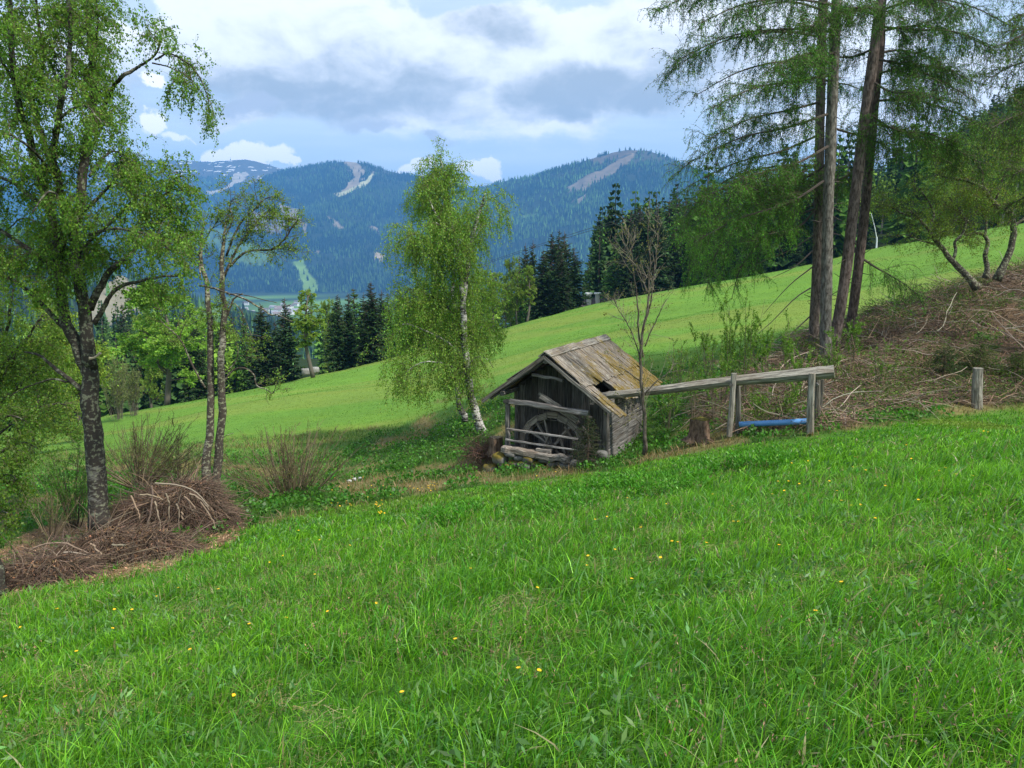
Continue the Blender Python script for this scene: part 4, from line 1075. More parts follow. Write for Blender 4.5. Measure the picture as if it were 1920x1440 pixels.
# corner posts
mb = MB(); beam(mb, [1.44, -.05, -.3], [1.42, -.05, 1.72], .14, .14, col=(.6, .6, .6)); hpart(mb, 'corner_post'); mb = MB(); beam(mb, [-1.28, -.05, -.3], [-1.28, -.05, 1.8], .12, .12, col=(.6, .6, .6)); hpart(mb, 'corner_post')
# roof
RH = 2.99; SL = math.atan2(1.37, 1.92)
roof = MB()
def slope_pt(x, y, up=0.):
    s = 1 if x >= 0 else -1
    return np.array([x + s * up * sin(SL), y, RH - abs(x) * tan(SL) + up * cos(SL)])
def course(side, x0, x1, y0, y1, lift, w=.15, mean=1., skip=lambda y: False, ex=lambda y: 0., colf=None):
    y = y0
    while y < y1:
        ww = RNG.uniform(.75, 1.3) * w
        if not skip(y + ww / 2):
            xe = x1 + RNG.normal() * .025 + ex(y)
            a = slope_pt(side * x0, y + ww / 2, lift + RNG.uniform(0, .012)); b = slope_pt(side * xe, y + ww / 2 + RNG.normal() * .012, lift - .01 + RNG.uniform(0, .02))
            k = RNG.uniform(.8, 1.5)
            c = (colf(y) if colf else np.array([.82, .76, .69])) * k * mean
            beam(roof, a, b, ww - .008, .028, up=nrm(np.array([side * sin(SL), 0, cos(SL)])), col=c, jit=.005, S=8)
        y += ww
Y0r, Y1r = -1.0, 3.85
hole = lambda y: -.28 < y < .12
course(1, .97, 2.0, Y0r, Y1r, .02, w=.16, skip=lambda y: -.42 < y < .42, ex=lambda y: (.13 if y < -.55 else -.12 + RNG.normal() * .03) )
course(1, .0, 1.16, Y0r, Y1r, .06, skip=lambda y: -.12 < y < .10, ex=lambda y: .0 if y < 1.2 else .02)
course(1, .0, .98, -.15, .12, .058, w=.13)
course(-1, .95, 1.93, Y0r, Y1r, .02, w=.2, mean=.8); course(-1, .0, 1.12, Y0r, Y1r, .06, w=.2, mean=.8)
for y0, y1, k in ((-1.04, 1.1, 1.2), (1.12, 2.8, 1.0), (2.82, 3.9, 1.15)):
    beam(roof, [.085, y0, RH + .055], [.085, y1, RH + .06 + RNG.normal() * .01], .25, .032, up=nrm(np.array([sin(SL), 0, cos(SL)])), col=np.array([.9, .87, .82]) * k)
beam(roof, [-.1, -1.03, RH + .03], [-.1, 3.7, RH + .03], .2, .03, up=nrm(np.array([-sin(SL), 0, cos(SL)])), col=(1, 1, 1))
ro = hpart(roof, 'roof', M['roof_wood'])
mb = MB()
for s in (-1, 1):
    beam(mb, slope_pt(s * .02, -1.06, -.035), slope_pt(s * 1.9, -1.06, -.035), .03, .085, up=(0, -1, 0) if 0 else nrm(np.array([s * sin(SL), 0, cos(SL)])), col=(.8, .78, .75))
hpart(mb, 'verge_board', parent=ro)
# rafters, purlins
mb = MB()
for y in (-.88, .6, 1.8, 3.2):
    for s in (-1, 1): beam(mb, slope_pt(s * .02, y, -.06), slope_pt(s * 1.75, y, -.06), .1, .11, up=nrm(np.array([s * sin(SL), 0, cos(SL)])), col=(.5, .5, .5))
hpart(mb, 'rafter')
mb = MB()
beam(mb, [1.35, -1.0, 1.74 + .1], [1.35, 3.7, 1.84], .13, .13, col=(.5, .5, .5)); beam(mb, [-1.3, -1.0, 1.86], [-1.3, 3.7, 1.86], .12, .12, col=(.6, .6, .6)); beam(mb, [0, -1.0, RH - .16], [0, 3.7, RH - .16], .12, .12, col=(.7, .7, .7))
hpart(mb, 'purlin')
def hl(px, py, ly, t=None):
    """hut-local point on the plane local y = ly that is seen at (px, py)"""
    d = at(px, py, 1.0); n = EY; k = (HO @ n + ly) / (d @ n); return toloc(d * k)
mb = MB(); beam(mb, hl(957, 752, -.85), hl(1103, 775, -.85), .16, .14, col=(1.0, 1.0, 1.05), S=9, jit=.008); beam(mb, hl(1060, 770, -.72), hl(1110, 782, -.7), .1, .06, col=(.9, .9, .9)); hpart(mb, 'cross_beam')
mb = MB(); beam(mb, hl(998, 702, -.8), hl(1056, 713, -.8), .1, .08, col=(.75, .74, .74)); hpart(mb, 'collar_beam')
mb = MB(); beam(mb, hl(952, 842, -.8), hl(952, 752, -.8), .12, .12, up=(0, 1, 0), col=(.75, .75, .78), S=8); beam(mb, hl(946, 752, -.82), hl(962, 752, -.82), .15, .09, col=(.6, .6, .6)); hpart(mb, 'post')
mb = MB(); beam(mb, hl(950, 804, -.92), hl(1083, 823, -.92), .07, .05, col=(1.1, 1.1, 1.15), S=9, jit=.005); hpart(mb, 'rail')
mb = MB(); beam(mb, hl(948, 824, -.92), hl(1083, 845, -.92), .06, .05, col=(1.1, 1.1, 1.15), S=9, jit=.006); hpart(mb, 'rail')
mb = MB(); beam(mb, hl(1014, 742, -.5), hl(1083, 790, -.62), .16, .05, up=(0, -1, .4), col=(1.15, 1.12, 1.05), S=8); beam(mb, hl(1010, 738, -.4), hl(1050, 765, -.5), .09, .05, up=(0, -1, .4), col=(.9, .9, .88), S=6); hpart(mb, 'broken_board')
mb = MB(); beam(mb, hl(943, 840, -.98), hl(1012, 853, -1.0), .28, .17, col=(1.15, 1.06, .98), S=9, jit=.012); beam(mb, hl(1010, 853, -1.02), hl(1070, 863, -1.05), .26, .17, col=(1.0, .95, .9), S=9, jit=.015); beam(mb, hl(1006, 843, -.95), hl(1033, 846, -.95), .12, .08, col=(1.2, 1.15, 1.1)); hpart(mb, 'sill_beam')
# porch floor beam behind
mb = MB(); beam(mb, [-1.3, -.5, .22], [1.3, -.5, .08], .2, .16, col=(.4, .4, .4)); beam(mb, [1.3, -.95, -.05], [1.42, .1, .0], .2, .2, col=(.4, .4, .4)); hpart(mb, 'floor_beam')
# water wheel
wc = hl(1040, 836, -.36); WR = 1.0
def ring(mb, r0, r1, y0, y1, col, n=26, a0=0, a1=2 * pi, gapjit=.02):
    for i in range(n):
        a = lerp(a0, a1, i / n); b = lerp(a0, a1, (i + 1) / n) - .012
        da = RNG.normal() * gapjit * .4
        V = []
        for y in (y0 + RNG.normal() * .006, y1):
            for (r, t) in ((r0 + da, a), (r1 + da, a), (r1 + da, b), (r0 + da, b)): V.append([wc[0] + r * cos(t), wc[1] + y, wc[2] + r * sin(t)])
        V = np.array(V); th = np.array([a, a, b, b] * 2)
        loc = np.column_stack([th * 1.0, np.tile([0, r1 - r0, r1 - r0, 0], 2), np.repeat([0, .1], 4)]) + RNG.random(3) * 9
        mb.add(V, np.array([[0, 1, 2, 3], [7, 6, 5, 4], [0, 4, 5, 1], [1, 5, 6, 2], [2, 6, 7, 3], [3, 7, 4, 0]]), np.array(col) * RNG.uniform(.7, 1.2), loc)
wm = MB(); ring(wm, WR - .17, WR, -.22, -.15, (1.1, 1.02, .95), 18, gapjit=.05); ring(wm, WR - .17, WR, .16, .21, (.7, .7, .7), 12)
wheel = hpart(wm, 'water_wheel')
wb = MB()
for i in range(24):
    a = i / 24 * 2 * pi + .05
    if i in (3, 11, 12): continue
    c, s = cos(a), sin(a); a2 = a + .18
    beam(wb, [wc[0] + (WR - .2) * cos(a), wc[1], wc[2] + (WR - .2) * sin(a)], [wc[0] + (WR - .005) * cos(a2), wc[1], wc[2] + (WR - .005) * sin(a2)], .34, .02, up=(-s, 0, c), col=np.array([.65, .6, .56]) * RNG.uniform(.6, 1.2), S=3)
hpart(wb, 'bucket_boards', parent=wheel)
wi = MB(); ring(wi, WR - .235, WR - .215, -.15, .16, (.7, .68, .66), 26); hpart(wi, 'rim_lining', parent=wheel)
for i, (px, py, w) in enumerate(((1000, 783, .07), (985, 800, .06), (1074, 795, .08), (1018, 778, .06), (1068, 868, .07), (1035, 900, .07), (1000, 870, .07))):
    sp_ = MB(); e = hl(px, py, -.54); d = e - wc; d[1] = 0; d = d / np.linalg.norm(d)
    a = wc + np.array([0, -.18, 0]); beam(sp_, a, a + d * (WR - .14), w, .05, up=(0, -1, 0), col=np.array([1.0, .95, .92]) * RNG.uniform(.8, 1.3), S=5); hpart(sp_, 'spoke', parent=wheel)
hb = MB(); tubes(hb, np.array([wc + [0, -.42, 0], wc + [0, -.2, 0], wc + [0, .1, 0], wc + [0, .34, 0]]), np.array([[.11, .13, .13, .11]]), 9, (.5, .45, .42), bump=.06); hpart(hb, 'hub', parent=wheel)
# dark broken leftovers under the wheel: leaning slats
sm = MB()
for px0, py0, px1, py1 in ((1048, 815, 1062, 860), (1058, 800, 1090, 850), (1030, 812, 1010, 862)):
    beam(sm, hl(px0, py0, -.62), hl(px1, py1, -.7), .06, .03, up=(0, -1, 0), col=(.7, .66, .62), S=4)
hpart(sm, 'loose_slats')

# foundation stones
def rock(mb, c, s, col, seed, rough=.18, moss=None):
    st = np.random.default_rng(seed); nu, nv = 12, 8
    th = np.linspace(0, 2 * pi, nu, endpoint=False); ph = np.linspace(-pi / 2, pi / 2, nv)
    d = np.stack([np.cos(ph)[:, None] * np.cos(th), np.cos(ph)[:, None] * np.sin(th), np.sin(ph)[:, None] * np.ones(nu)], -1)
    f = np.stack([np.sign(d[..., k]) * np.abs(d[..., k]) ** .62 for k in range(3)], -1)
    o = st.random(3) * 50
    n = fbm(d[..., 0] * 1.6 + o[0] + d[..., 2], d[..., 1] * 1.6 + o[1] + d[..., 2] * .7, 3)
    rz = st.random() * .5 - .25; P = f * (1 + (n[..., None] - .5) * 2 * rough) * np.array(s) * .5
    P = np.stack([P[..., 0] * cos(rz) - P[..., 1] * sin(rz), P[..., 0] * sin(rz) + P[..., 1] * cos(rz), P[..., 2]], -1) + c
    ix = np.arange(nu * nv).reshape(nv, nu); a = ix[:-1]; b = np.roll(a, -1, 1); cc = ix[1:]; dd = np.roll(cc, -1, 1)
    C = np.array(col) * np.ones(P.shape) * st.uniform(.8, 1.2)
    if moss is not None:
        k = sstep(.1, .5, d[..., 2] + (n - .5) * 1.5)[..., None]; C = lerp(C, np.array(moss), k)
    mb.add(P.reshape(-1, 3), np.stack([a, b, dd, cc], -1).reshape(-1, 4), C.reshape(-1, 3))
STN = np.array([.15, .147, .138]); MOS = np.array([.17, .13, .02])
stones = [(938,860,.42,.34,.30,0),(920,878,.4,.3,.24,0),(958,852,.34,.3,.13,0),(974,858,.3,.3,.14,0),(992,862,.34,.3,.18,1),(965,868,.36,.3,.16,1),(985,872,.4,.32,.2,1),(1005,869,.26,.3,.16,1),(1021,862,.3,.3,.13,0),(1036,869,.26,.3,.18,1),
          (948,874,.3,.3,.22,1),(1052,868,.3,.3,.13,0),(1012,878,.3,.3,.2,1),(1060,875,.3,.3,.2,0),(1128,852,.3,.3,.2,0),(960,880,.4,.3,.2,1),(1035,880,.4,.3,.2,1),(1076,872,.3,.3,.25,0)]
fo = thing('stone_footing', 'low dry stone footing with orange moss below the hut porch', 'stone wall', HO, rz=-HY)
for i, (px, py, a, b, c, ms) in enumerate(stones):
    mb = MB(); rock(mb, hl(px, py, -1.0 + RNG.normal() * .04), (a * 1.08, b, c * 1.1), STN, 100 + i, moss=MOS if ms else (MOS if RNG.random() < .2 else None))
    s = mb.build('stone', M['stone'], fo, True)

# ------------------------------------------------------------------ log flume, posts, pipe
def round_log(mb, pts, radii, col, n=24, sides=12, bump=.04, knots=True):
    p = spline(np.array(pts), n); r = np.interp(np.linspace(0, 1, n), np.linspace(0, 1, len(radii)), radii)
    r = r * (1 + RNG.normal(size=n) * .02)
    T, A, B = frames(p[None]); th = np.arange(sides) / sides * 2 * pi
    rr = r[:, None] * (1 + RNG.normal(size=(1, sides)) * bump) * (1 + RNG.normal(size=(n, sides)) * bump * .3)
    V = p[:, None] + rr[..., None] * (A[0][:, None] * np.cos(th)[None, :, None] + B[0][:, None] * np.sin(th)[None, :, None])
    s = np.concatenate([[0], np.cumsum(np.linalg.norm(np.diff(p, axis=0), axis=1))])
    loc = np.stack([s[:, None] * np.ones(sides), np.cos(th)[None] * rr, np.sin(th)[None] * rr], -1) + RNG.random(3) * 20
    ix = np.arange(n * sides).reshape(n, sides); a = ix[:-1]; b = np.roll(a, -1, 1); c = ix[1:]; d = np.roll(c, -1, 1)
    mb.add(V.reshape(-1, 3), [np.stack([a, b, d, c], -1).reshape(-1, 4), ix[-1:], ix[:1, ::-1]], col, loc.reshape(-1, 3))
fl = thing('log_flume', 'long weathered log water channel held up on posts right of the hut', 'flume', at(1440, 800, 19))
def fpart(mb, name, mat='wood'): 
    o = mb.build(name, M[mat]); shift(o, fl.location); o.parent = fl; return o
mb = MB(); round_log(mb, [at(1118, 744, 21.0), at(1240, 731, 20.2), at(1370, 715, 19.4), at(1480, 705, 18.8), at(1564, 697, 18.4)], [.10, .12, .13, .155, .165], (1.25, 1.22, 1.12)); fpart(mb, 'log')
for pts, r, c in (([(1367, 818, 19.15), (1372, 760, 19.15), (1376, 700, 19.15)], .075, 1.0), ([(1383, 812, 19.7), (1384, 760, 19.7), (1383, 712, 19.7)], .07, .55),
                  ([(1519, 812, 18.35), (1520, 750, 18.35), (1523, 700, 18.35)], .085, 1.25), ([(1531, 800, 18.95), (1532, 750, 18.95), (1534, 707, 18.95)], .07, .6), ([(1536, 775, 19.3), (1541, 745, 19.3), (1543, 712, 19.3)], .04, .6)):
    mb = MB(); round_log(mb, [at(*p) for p in pts], [r * 1.05, r, r * .95], np.array([1.1, 1.08, 1.0]) * c, n=8, sides=8, bump=.08); fpart(mb, 'post')
mb = MB(); round_log(mb, [at(1371, 722, 19.1), at(1384, 722, 19.75)], [.05, .05], (.6, .6, .6), n=4, sides=8); fpart(mb, 'crosspiece')
mb = MB(); round_log(mb, [at(1520, 722, 18.3), at(1534, 721, 19.0)], [.05, .05], (.6, .6, .6), n=4, sides=8); fpart(mb, 'crosspiece')
mb = MB(); a, b = at(1386, 796, 19.5), at(1516, 790, 18.9)
p = np.array([lerp(a, b, t) for t in np.linspace(0, 1, 20)]); tubes(mb, p, np.full((1, 20), .075), 16, (.11, .30, .62))
o = mb.build('water_pipe', M['plastic'], smooth=True, origin=a); tag(o, 'bright blue plastic pipe lying on the ground between the flume posts', 'pipe')
mb = MB(); pb = at(1832, 770, 22); 
round_log(mb, [at(1832, 772, 22), at(1832, 730, 22), at(1834, 690, 22)], [.145, .14, .13], (1.2, 1.18, 1.1), n=10, sides=9, bump=.07)
o = mb.build('fence_post', M['wood'], origin=pb); tag(o, 'thick grey split wooden post standing alone at the meadow edge', 'post')
# stumps
def stump(px, py, Y, r, h, label, moss):
    b = at(px, py, Y); root = thing('tree_stump', label, 'stump', b); mb = MB()
    n = 20; th = np.arange(n) / n * 2 * pi; zs = np.array([-.15, 0, .12, .5, .85, 1.0]) * h; fl_ = np.array([1.5, 1.3, 1.1, 1.0, .98, .97])
    lob = 1 + .1 * np.sin(th * 3 + px) + .06 * np.sin(th * 7 + 1) + RNG.normal(size=n) * .02
    V = np.array([[[r * f * l * cos(t), r * f * l * sin(t), z + RNG.normal() * .008] for t, l in zip(th, lob ** (1 + (f - 1) * 3))] for z, f in zip(zs, fl_)])
    ix = np.arange(6 * n).reshape(6, n); a = ix[:-1]; bb = np.roll(a, -1, 1); c = ix[1:]; d = np.roll(c, -1, 1)
    V = V + (RNG.normal(size=V.shape) * .008)
    mb.add(V.reshape(-1, 3), np.stack([a, bb, d, c], -1).reshape(-1, 4), (.19, .13, .09)); mb.build('bark', M['bark'], root, True)
    mb = MB(); top = V[-1] * [.985, .985, 1] + [0, 0, .003]; mid = top.mean(0)
    ringn = [mid + (top - mid) * k for k in (1, .75, .5, .25)]
    VV = np.concatenate(ringn + [mid[None]]); ix = np.arange(4 * n).reshape(4, n); a = ix[:-1]; bb = np.roll(a, -1, 1); c = ix[1:]; d = np.roll(c, -1, 1)
    cc = np.concatenate([np.tile((moss if moss is not None else np.array([.36, .28, .19])) * k, (n, 1)) for k in (.8, 1, .85, 1.05)] + [np.array([[.3, .2, .13]])])
    F3 = np.column_stack([ix[3], np.roll(ix[3], -1), np.full(n, 4 * n)])
    mb.add(VV, [np.stack([a, bb, d, c], -1).reshape(-1, 4), F3], cc, VV * [3, 3, 3]); mb.build('cut_face', M['soil'], root)
    return root
stump(930, 850, 21.6, .185, .48, 'sawn stump with pale top at the foot of the weeping birch', None)
stump(1312, 822, 19.9, .25, .52, 'mossy sawn stump between the hut and the flume posts', np.array([.16, .14, .03]))
# white rubble
def loose_rock(px, py, Y, s, col, label, seed, moss=None, zoff=0, cat='rock'):
    p = at(px, py, Y); mb = MB(); rock(mb, np.array([0, 0, 0.]), s, col, seed, .5, moss)
    o = mb.build('rock', M['stone'], smooth=True); o.location = p + [0, 0, zoff]; return tag(o, label, cat)
loose_rock(1150, 872, 20.4, (.22, .16, .12), (.62, .6, .56), 'small white stone lying on the grass in front of the hut corner', 31)
loose_rock(1166, 877, 20.2, (.14, .12, .06), (.5, .42, .34), 'tiny flat brown stone right of the white stone by the hut', 32)
loose_rock(655, 902, 21.5, (.12, .1, .06), (.5, .5, .48), 'low white stone, left of three at the gully', 33)
loose_rock(664, 899, 21.6, (.1, .1, .09), (.55, .55, .53), 'upright white stone, middle of three at the gully', 34)
loose_rock(675, 896, 21.8, (.1, .1, .05), (.5, .5, .5), 'white stone, right of three at the gully', 35)
loose_rock(303, 1042, 13.2, (.42, .36, .34), (.045, .045, .05), 'dark round boulder at the foot of the left brush pile', 36)
loose_rock(577, 697, 84, (1.5, 1.2, .8), (.30, .29, .27), 'pale boulder under the small birch at the meadow edge', 37)
loose_rock(590, 694, 84, (1.1, 1.1, .8), (.28, .28, .26), 'smaller pale boulder behind the small birch trunk', 38)
# snapped branch stub with pale wood on old birch
mb = MB(); p = L3([(168,672),(178,670),(188,662)], 14.25); tubes(mb, spline(p, 6), np.array([[.03, .025, .022, .02, .02, .03]]), 6, (.45, .36, .26))
tag(mb.build('broken_branch', M['twig'], origin=p[0]), 'snapped branch end of pale raw wood sticking out of the old birch', 'branch')
# ------------------------------------------------------------------ ground cover
def hz(x, y): return height(np.asarray(x), np.asarray(y))
def blades(mb, x, y, h, w, lean, curve, col, seg=3, z=None, zoff=-.01):
    """curved grass blades; lean = azimuth of the bend"""
    n = len(x); z = hz(x, y) if z is None else z
    B = np.column_stack([x, y, z + zoff]); d = np.column_stack([np.cos(lean), np.sin(lean), np.zeros(n)])
    fa = lean + pi / 2 + RNG.normal(size=n) * .8; s = np.column_stack([np.cos(fa), np.sin(fa), np.zeros(n)])
    ts = np.linspace(0, 1, seg + 1); V = []
    for k, t in enumerate(ts):
        c = B + d * (h * curve * t * t)[:, None] + np.array([0, 0, 1.]) * (h * t * (1 - .45 * curve * t))[:, None]
        ww = (w * (1 - t ** 2.2) * .5 * (.75 + t * .6))[:, None]
        if k < seg: V += [c - s * ww, c + s * ww]
        else: V += [c]
    m = 2 * seg + 1; V = np.stack(V, 1); ix = np.arange(n * m).reshape(n, m)
    F = [ix[:, [2 * k, 2 * k + 1, 2 * k + 3, 2 * k + 2]] for k in range(seg - 1)]
    Fs = ([np.concatenate(F)] if F else []) + [ix[:, [2 * seg - 2, 2 * seg - 1, 2 * seg]]]
    sh = np.linspace(.62, 1.12, m)[None, :, None]; C = col[:, None, :] * sh      # blades darker at the base, lighter towards the tip
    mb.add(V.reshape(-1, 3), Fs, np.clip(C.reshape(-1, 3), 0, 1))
def frustum_pts(n, y0, y1, power, margin=1.25, extra=3.8):
    """density falls with distance as y**-power"""
    a = 2 - power
    u = RNG.random(n)
    y = (y0 ** a + u * (y1 ** a - y0 ** a)) ** (1 / a) if abs(a) > 1e-3 else y0 * (y1 / y0) ** u
    x = (RNG.random(n) * 2 - 1) * (y * .68 * margin + extra)
    return x, y
def sticks(mb, P, L, r, col, flat=.35, S=4, jit=.12, sides=3, heading=None):
    n = len(P); a = RNG.random(n) * 6.28 if heading is None else heading
    D = np.column_stack([np.cos(a), np.sin(a), RNG.normal(size=n) * flat])
    b = grow(P, D, L, S, jit, -.03)
    r = np.broadcast_to(r, (n,))
    tubes(mb, b, r[:, None] * np.linspace(1, .5, S + 1)[None], sides, col, cap=False)
    return b
def masked(n, y0, y1, fn, power=1.0):
    x, y = frustum_pts(n, y0, y1, power); z = hz(x, y); g = gtype(x, y, z); k = fn(g, x, y)
    return x[k], y[k], z[k], {q: v[k] for q, v in g.items()}
GC = np.array([.10, .275, .02]); GL = np.array([.175, .40, .025]); GB = np.array([.12, .26, .075])
# near meadow
def meadow(n, y0, y1, power, hr, wr, seg, name='grass', hscale=None):
    x, y = frustum_pts(n, y0, y1, power)
    z = hz(x, y); g = gtype(x, y, z)
    keep = (g['gul'] < .35) & ~g['bank'] & ~g['mound'] & ~g['far']
    edge = (g['e1'] - g['py'] < 4)
    keep &= edge
    x, y, z = x[keep], y[keep], z[keep]; n = len(x)
    cl = fbm(x * 1.5, y * 1.5, 4); cl2 = fbm(x * .35 + 30, y * .35, 4); cl3 = fbm(x * 4.5, y * 4.5, 2)
    h = RNG.uniform(hr[0], hr[1], n) * (.2 + 1.6 * cl) * (1 - .45 * sstep(13, 19, y)) * (.7 + .6 * cl3)
    r = RNG.random(n)
    c = GC * np.exp(RNG.normal(size=(n, 1)) * .28) * (1 + RNG.normal(size=(n, 3)) * [.2, .05, .25])
    lightp = sstep(.42, .60, cl2)
    c = np.where((r < .32 + .35 * lightp)[:, None], GL * np.exp(RNG.normal(size=(n, 1)) * .25), c)
    c = np.where((r > .90)[:, None], GB * np.exp(RNG.normal(size=(n, 1)) * .2), c)
    c = np.where((r > .985)[:, None], np.array([.33, .30, .16]), c)
    yp = sstep(.5, .62, fbm(x * .25 + 40, y * .25, 4)) * sstep(14, 19, y)
    c = lerp(c, np.array([.21, .25, .04]), (yp * .55)[:, None])
    w = RNG.uniform(wr[0], wr[1], n); w = np.where(r > .93, w * 2.0, w); w *= 1 + sstep(6, 18, y) * .8
    lean = np.where(RNG.random(n) < .6, RNG.normal(size=n) * .8 - .7, RNG.random(n) * 6.28)
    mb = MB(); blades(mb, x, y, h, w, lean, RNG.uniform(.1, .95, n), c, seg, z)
    return mb
for (n, y0, y1, p, hr, wr, seg, lab) in ((92000, 1.1, 5.0, .9, (.12, .27), (.004, .0085), 4, 'tall lush meadow grass close up in front'),
     (170000, 5.0, 12, 1.3, (.10, .25), (.006, .011), 3, 'lush green meadow grass on the near slope'),
     (185000, 12, 26, 1.3, (.08, .20), (.010, .018), 2, 'shorter meadow grass along the upper edge of the near slope')):
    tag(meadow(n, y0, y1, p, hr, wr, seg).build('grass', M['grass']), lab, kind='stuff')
# broad leaves, dock and herb patches in the near meadow
def herbs(n, area, label, size, col, hgt, per=7, name='herbs', leafr=.35):
    x, y = area(n); z = hz(x, y); g = gtype(x, y, z)
    mb = MB(); n = len(x); m = n * per
    i = np.repeat(np.arange(n), per); a = RNG.random(m) * 6.28; el = RNG.uniform(.2, 1.2, m)
    P = np.column_stack([x[i], y[i], z[i] + hgt * RNG.random(m)]) + RNG.normal(size=(m, 3)) * [.03, .03, .0]
    A = np.column_stack([np.cos(a) * np.cos(el), np.sin(a) * np.cos(el), np.sin(el)])
    c = tint(col, m, .28, .12)
    leaves(mb, P, A, RNG.uniform(.6, 1.3, m) * size, c, ratio=leafr)
    return tag(mb.build(name, M['grass']), label, kind='stuff')
def near_area(y0, y1, thr, sc=.7, off=0):
    def f(n):
        x, y = frustum_pts(n * 3, y0, y1, 1.2); g = gtype(x, y)
        k = (fbm(x * sc + off, y * sc + off, 4) > thr) & (g['e1'] - g['py'] < -12) & ~g['mound']
        return x[k][:n], y[k][:n]
    return f
herbs(2700, near_area(1.3, 15, .52), 'broad bluish green leaves growing among the meadow grass', .07, (.13, .25, .08), .13, 5, leafr=.28)
herbs(2900, near_area(1.3, 9, .5, .9, 33), 'small clover like leaves low in the meadow grass', .035, (.08, .20, .03), .09, 9, leafr=.8)
def patch_area(cx, cy, rx, ry, Y):
    def f(n):
        th = RNG.random(n) * 6.28; r = np.sqrt(RNG.random(n)); px = cx + rx * r * np.cos(th); py = cy + ry * r * np.sin(th)
        b = at(cx, cy, Y); d = np.array([at(a_, b_, Y) for a_, b_ in zip(px, py)])
        x = d[:, 0]; y = Y - (py - cy) * Y * .0045
        return x, y
    return f
for (cx, cy, rx, ry, Y) in ((1420, 912, 55, 16, 14.5), (1300, 912, 40, 13, 14.6), (1250, 938, 70, 22, 13.2), (1150, 925, 60, 16, 14.6), (1030, 965, 90, 30, 12.6), (850, 985, 60, 22, 13.)):
    herbs(250, patch_area(cx, cy, rx, ry, Y), 'patch of bright green lupin like leaves in the near meadow', .085, (.085, .25, .02), .26, 14, 'leafy_herbs', leafr=.28)
x, y, z, g = masked(26000, 1.2, 16, lambda g, x, y: (g['e1'] - g['py'] < 0) & (fbm(x * .6 + 71, y * .6, 3) > .5), 1.1)
n = len(x); k = RNG.random(n) < .4; mb = MB()
hh = RNG.uniform(.2, .38, n); blades(mb, x[k], y[k], hh[k], np.full(k.sum(), .0022), RNG.random(k.sum()) * 6.28, RNG.uniform(.05, .3, k.sum()), tint((.24, .22, .10), k.sum(), .2, .06), 3, z[k])
top = np.column_stack([x, y, z + hh * .93])[k]; m = 6 * len(top); i = np.repeat(np.arange(len(top)), 6)
leaves(mb, top[i] + RNG.normal(size=(m, 3)) * [.006, .006, .018], RNG.normal(size=(m, 3)) * .5 + [0, 0, 1], RNG.uniform(.012, .022, m), tint((.22, .15, .09), m, .3, .1), ratio=.35)
tag(mb.build('seed_heads', M['dry']), 'thin brown grass seed heads rising above the near meadow', kind='stuff')
x, y, z, g = masked(100000, 1.0, 12, lambda g, x, y: (g['e1'] - g['py'] < 0) & ((fbm(x * 1.1 + 11, y * 1.1 + 5, 4) > .60) | (np.hypot(g['px'] - 1880, (g['py'] - 1425) * 1.5) < 90)), 1.0)
n = len(x); mb = MB(); sticks(mb, np.column_stack([x, y, z + RNG.uniform(.005, .08, n)]), RNG.uniform(.05, .2, n), .0014, tint((.24, .21, .10), n, .3, .08), .3, 3, .25)
tag(mb.build('thatch', M['dry']), 'dead straw lying between the blades of the near meadow', kind='stuff')
# gully: dark herbs, dry grass, yellow flowers
x, y, z, g = masked(150000, 13, 40, lambda g, x, y: ((g['gul'] > .3) | ((g['e1'] - g['py'] > 0) & (y < 34) & (g['py'] > 720))) & ~g['bank'] & ~g['mound'])
nn = g['n']; h = RNG.uniform(.06, .26, len(x)) * (.5 + nn); dry = RNG.random(len(x)) < .06 + .75 * sstep(.53, .62, nn)
c = np.where(dry[:, None], tint((.27, .20, .10), len(x), .25, .08), tint((.085, .18, .028), len(x), .3, .15))
mb = MB(); blades(mb, x, y, h, RNG.uniform(.012, .024, len(x)), RNG.random(len(x)) * 6.28, RNG.uniform(.2, 1, len(x)), c, 2, z)
tag(mb.build('grass', M['grass']), 'rough mixed green and straw coloured grass in the gully', kind='stuff')
x, y, z, g = masked(26000, 14, 32, lambda g, x, y: (g['gul'] > .4) & (g['n'] < .53) & ~g['bank'] & ~g['mound'])
m = 6 * len(x); i = np.repeat(np.arange(len(x)), 6)
P = np.column_stack([x[i], y[i], z[i]]) + np.column_stack([RNG.normal(size=(m, 2)) * .06, RNG.uniform(.05, .24, m)])
mb = MB(); leaves(mb, P, RNG.normal(size=(m, 3)) + [0, 0, .4], RNG.uniform(.05, .11, m), tint((.065, .18, .022), m, .35, .12), ratio=.85)
tag(mb.build('ground_cover', M['grass']), 'dark leafy herbs covering the damp gully floor', kind='stuff')
# far meadow: short mown looking blades
for n, y0, y1, hr, wr, lab in ((190000, 24, 62, (.03, .08), (.03, .05), 'short bright grass on the nearer part of the far meadow'), (170000, 62, 118, (.035, .09), (.06, .10), 'short bright grass on the distant part of the far meadow')):
    x, y, z, g = masked(n, y0, y1, lambda g, x, y: (g['far'] | (g['py'] < g['e2'] + 10)) & ~g['bank'] & (g['gul'] < .6), 1.2)
    c = gcolor(x, y, z, g) * 1.12 * np.exp(RNG.normal(size=(len(x), 1)) * .14)
    mb = MB(); blades(mb, x, y, RNG.uniform(hr[0], hr[1], len(x)) * (.5 + g['n']), RNG.uniform(wr[0], wr[1], len(x)), RNG.random(len(x)) * 6.28, RNG.uniform(.1, .9, len(x)), c, 1, z)
    tag(mb.build('grass', M['grass']), lab, kind='stuff')
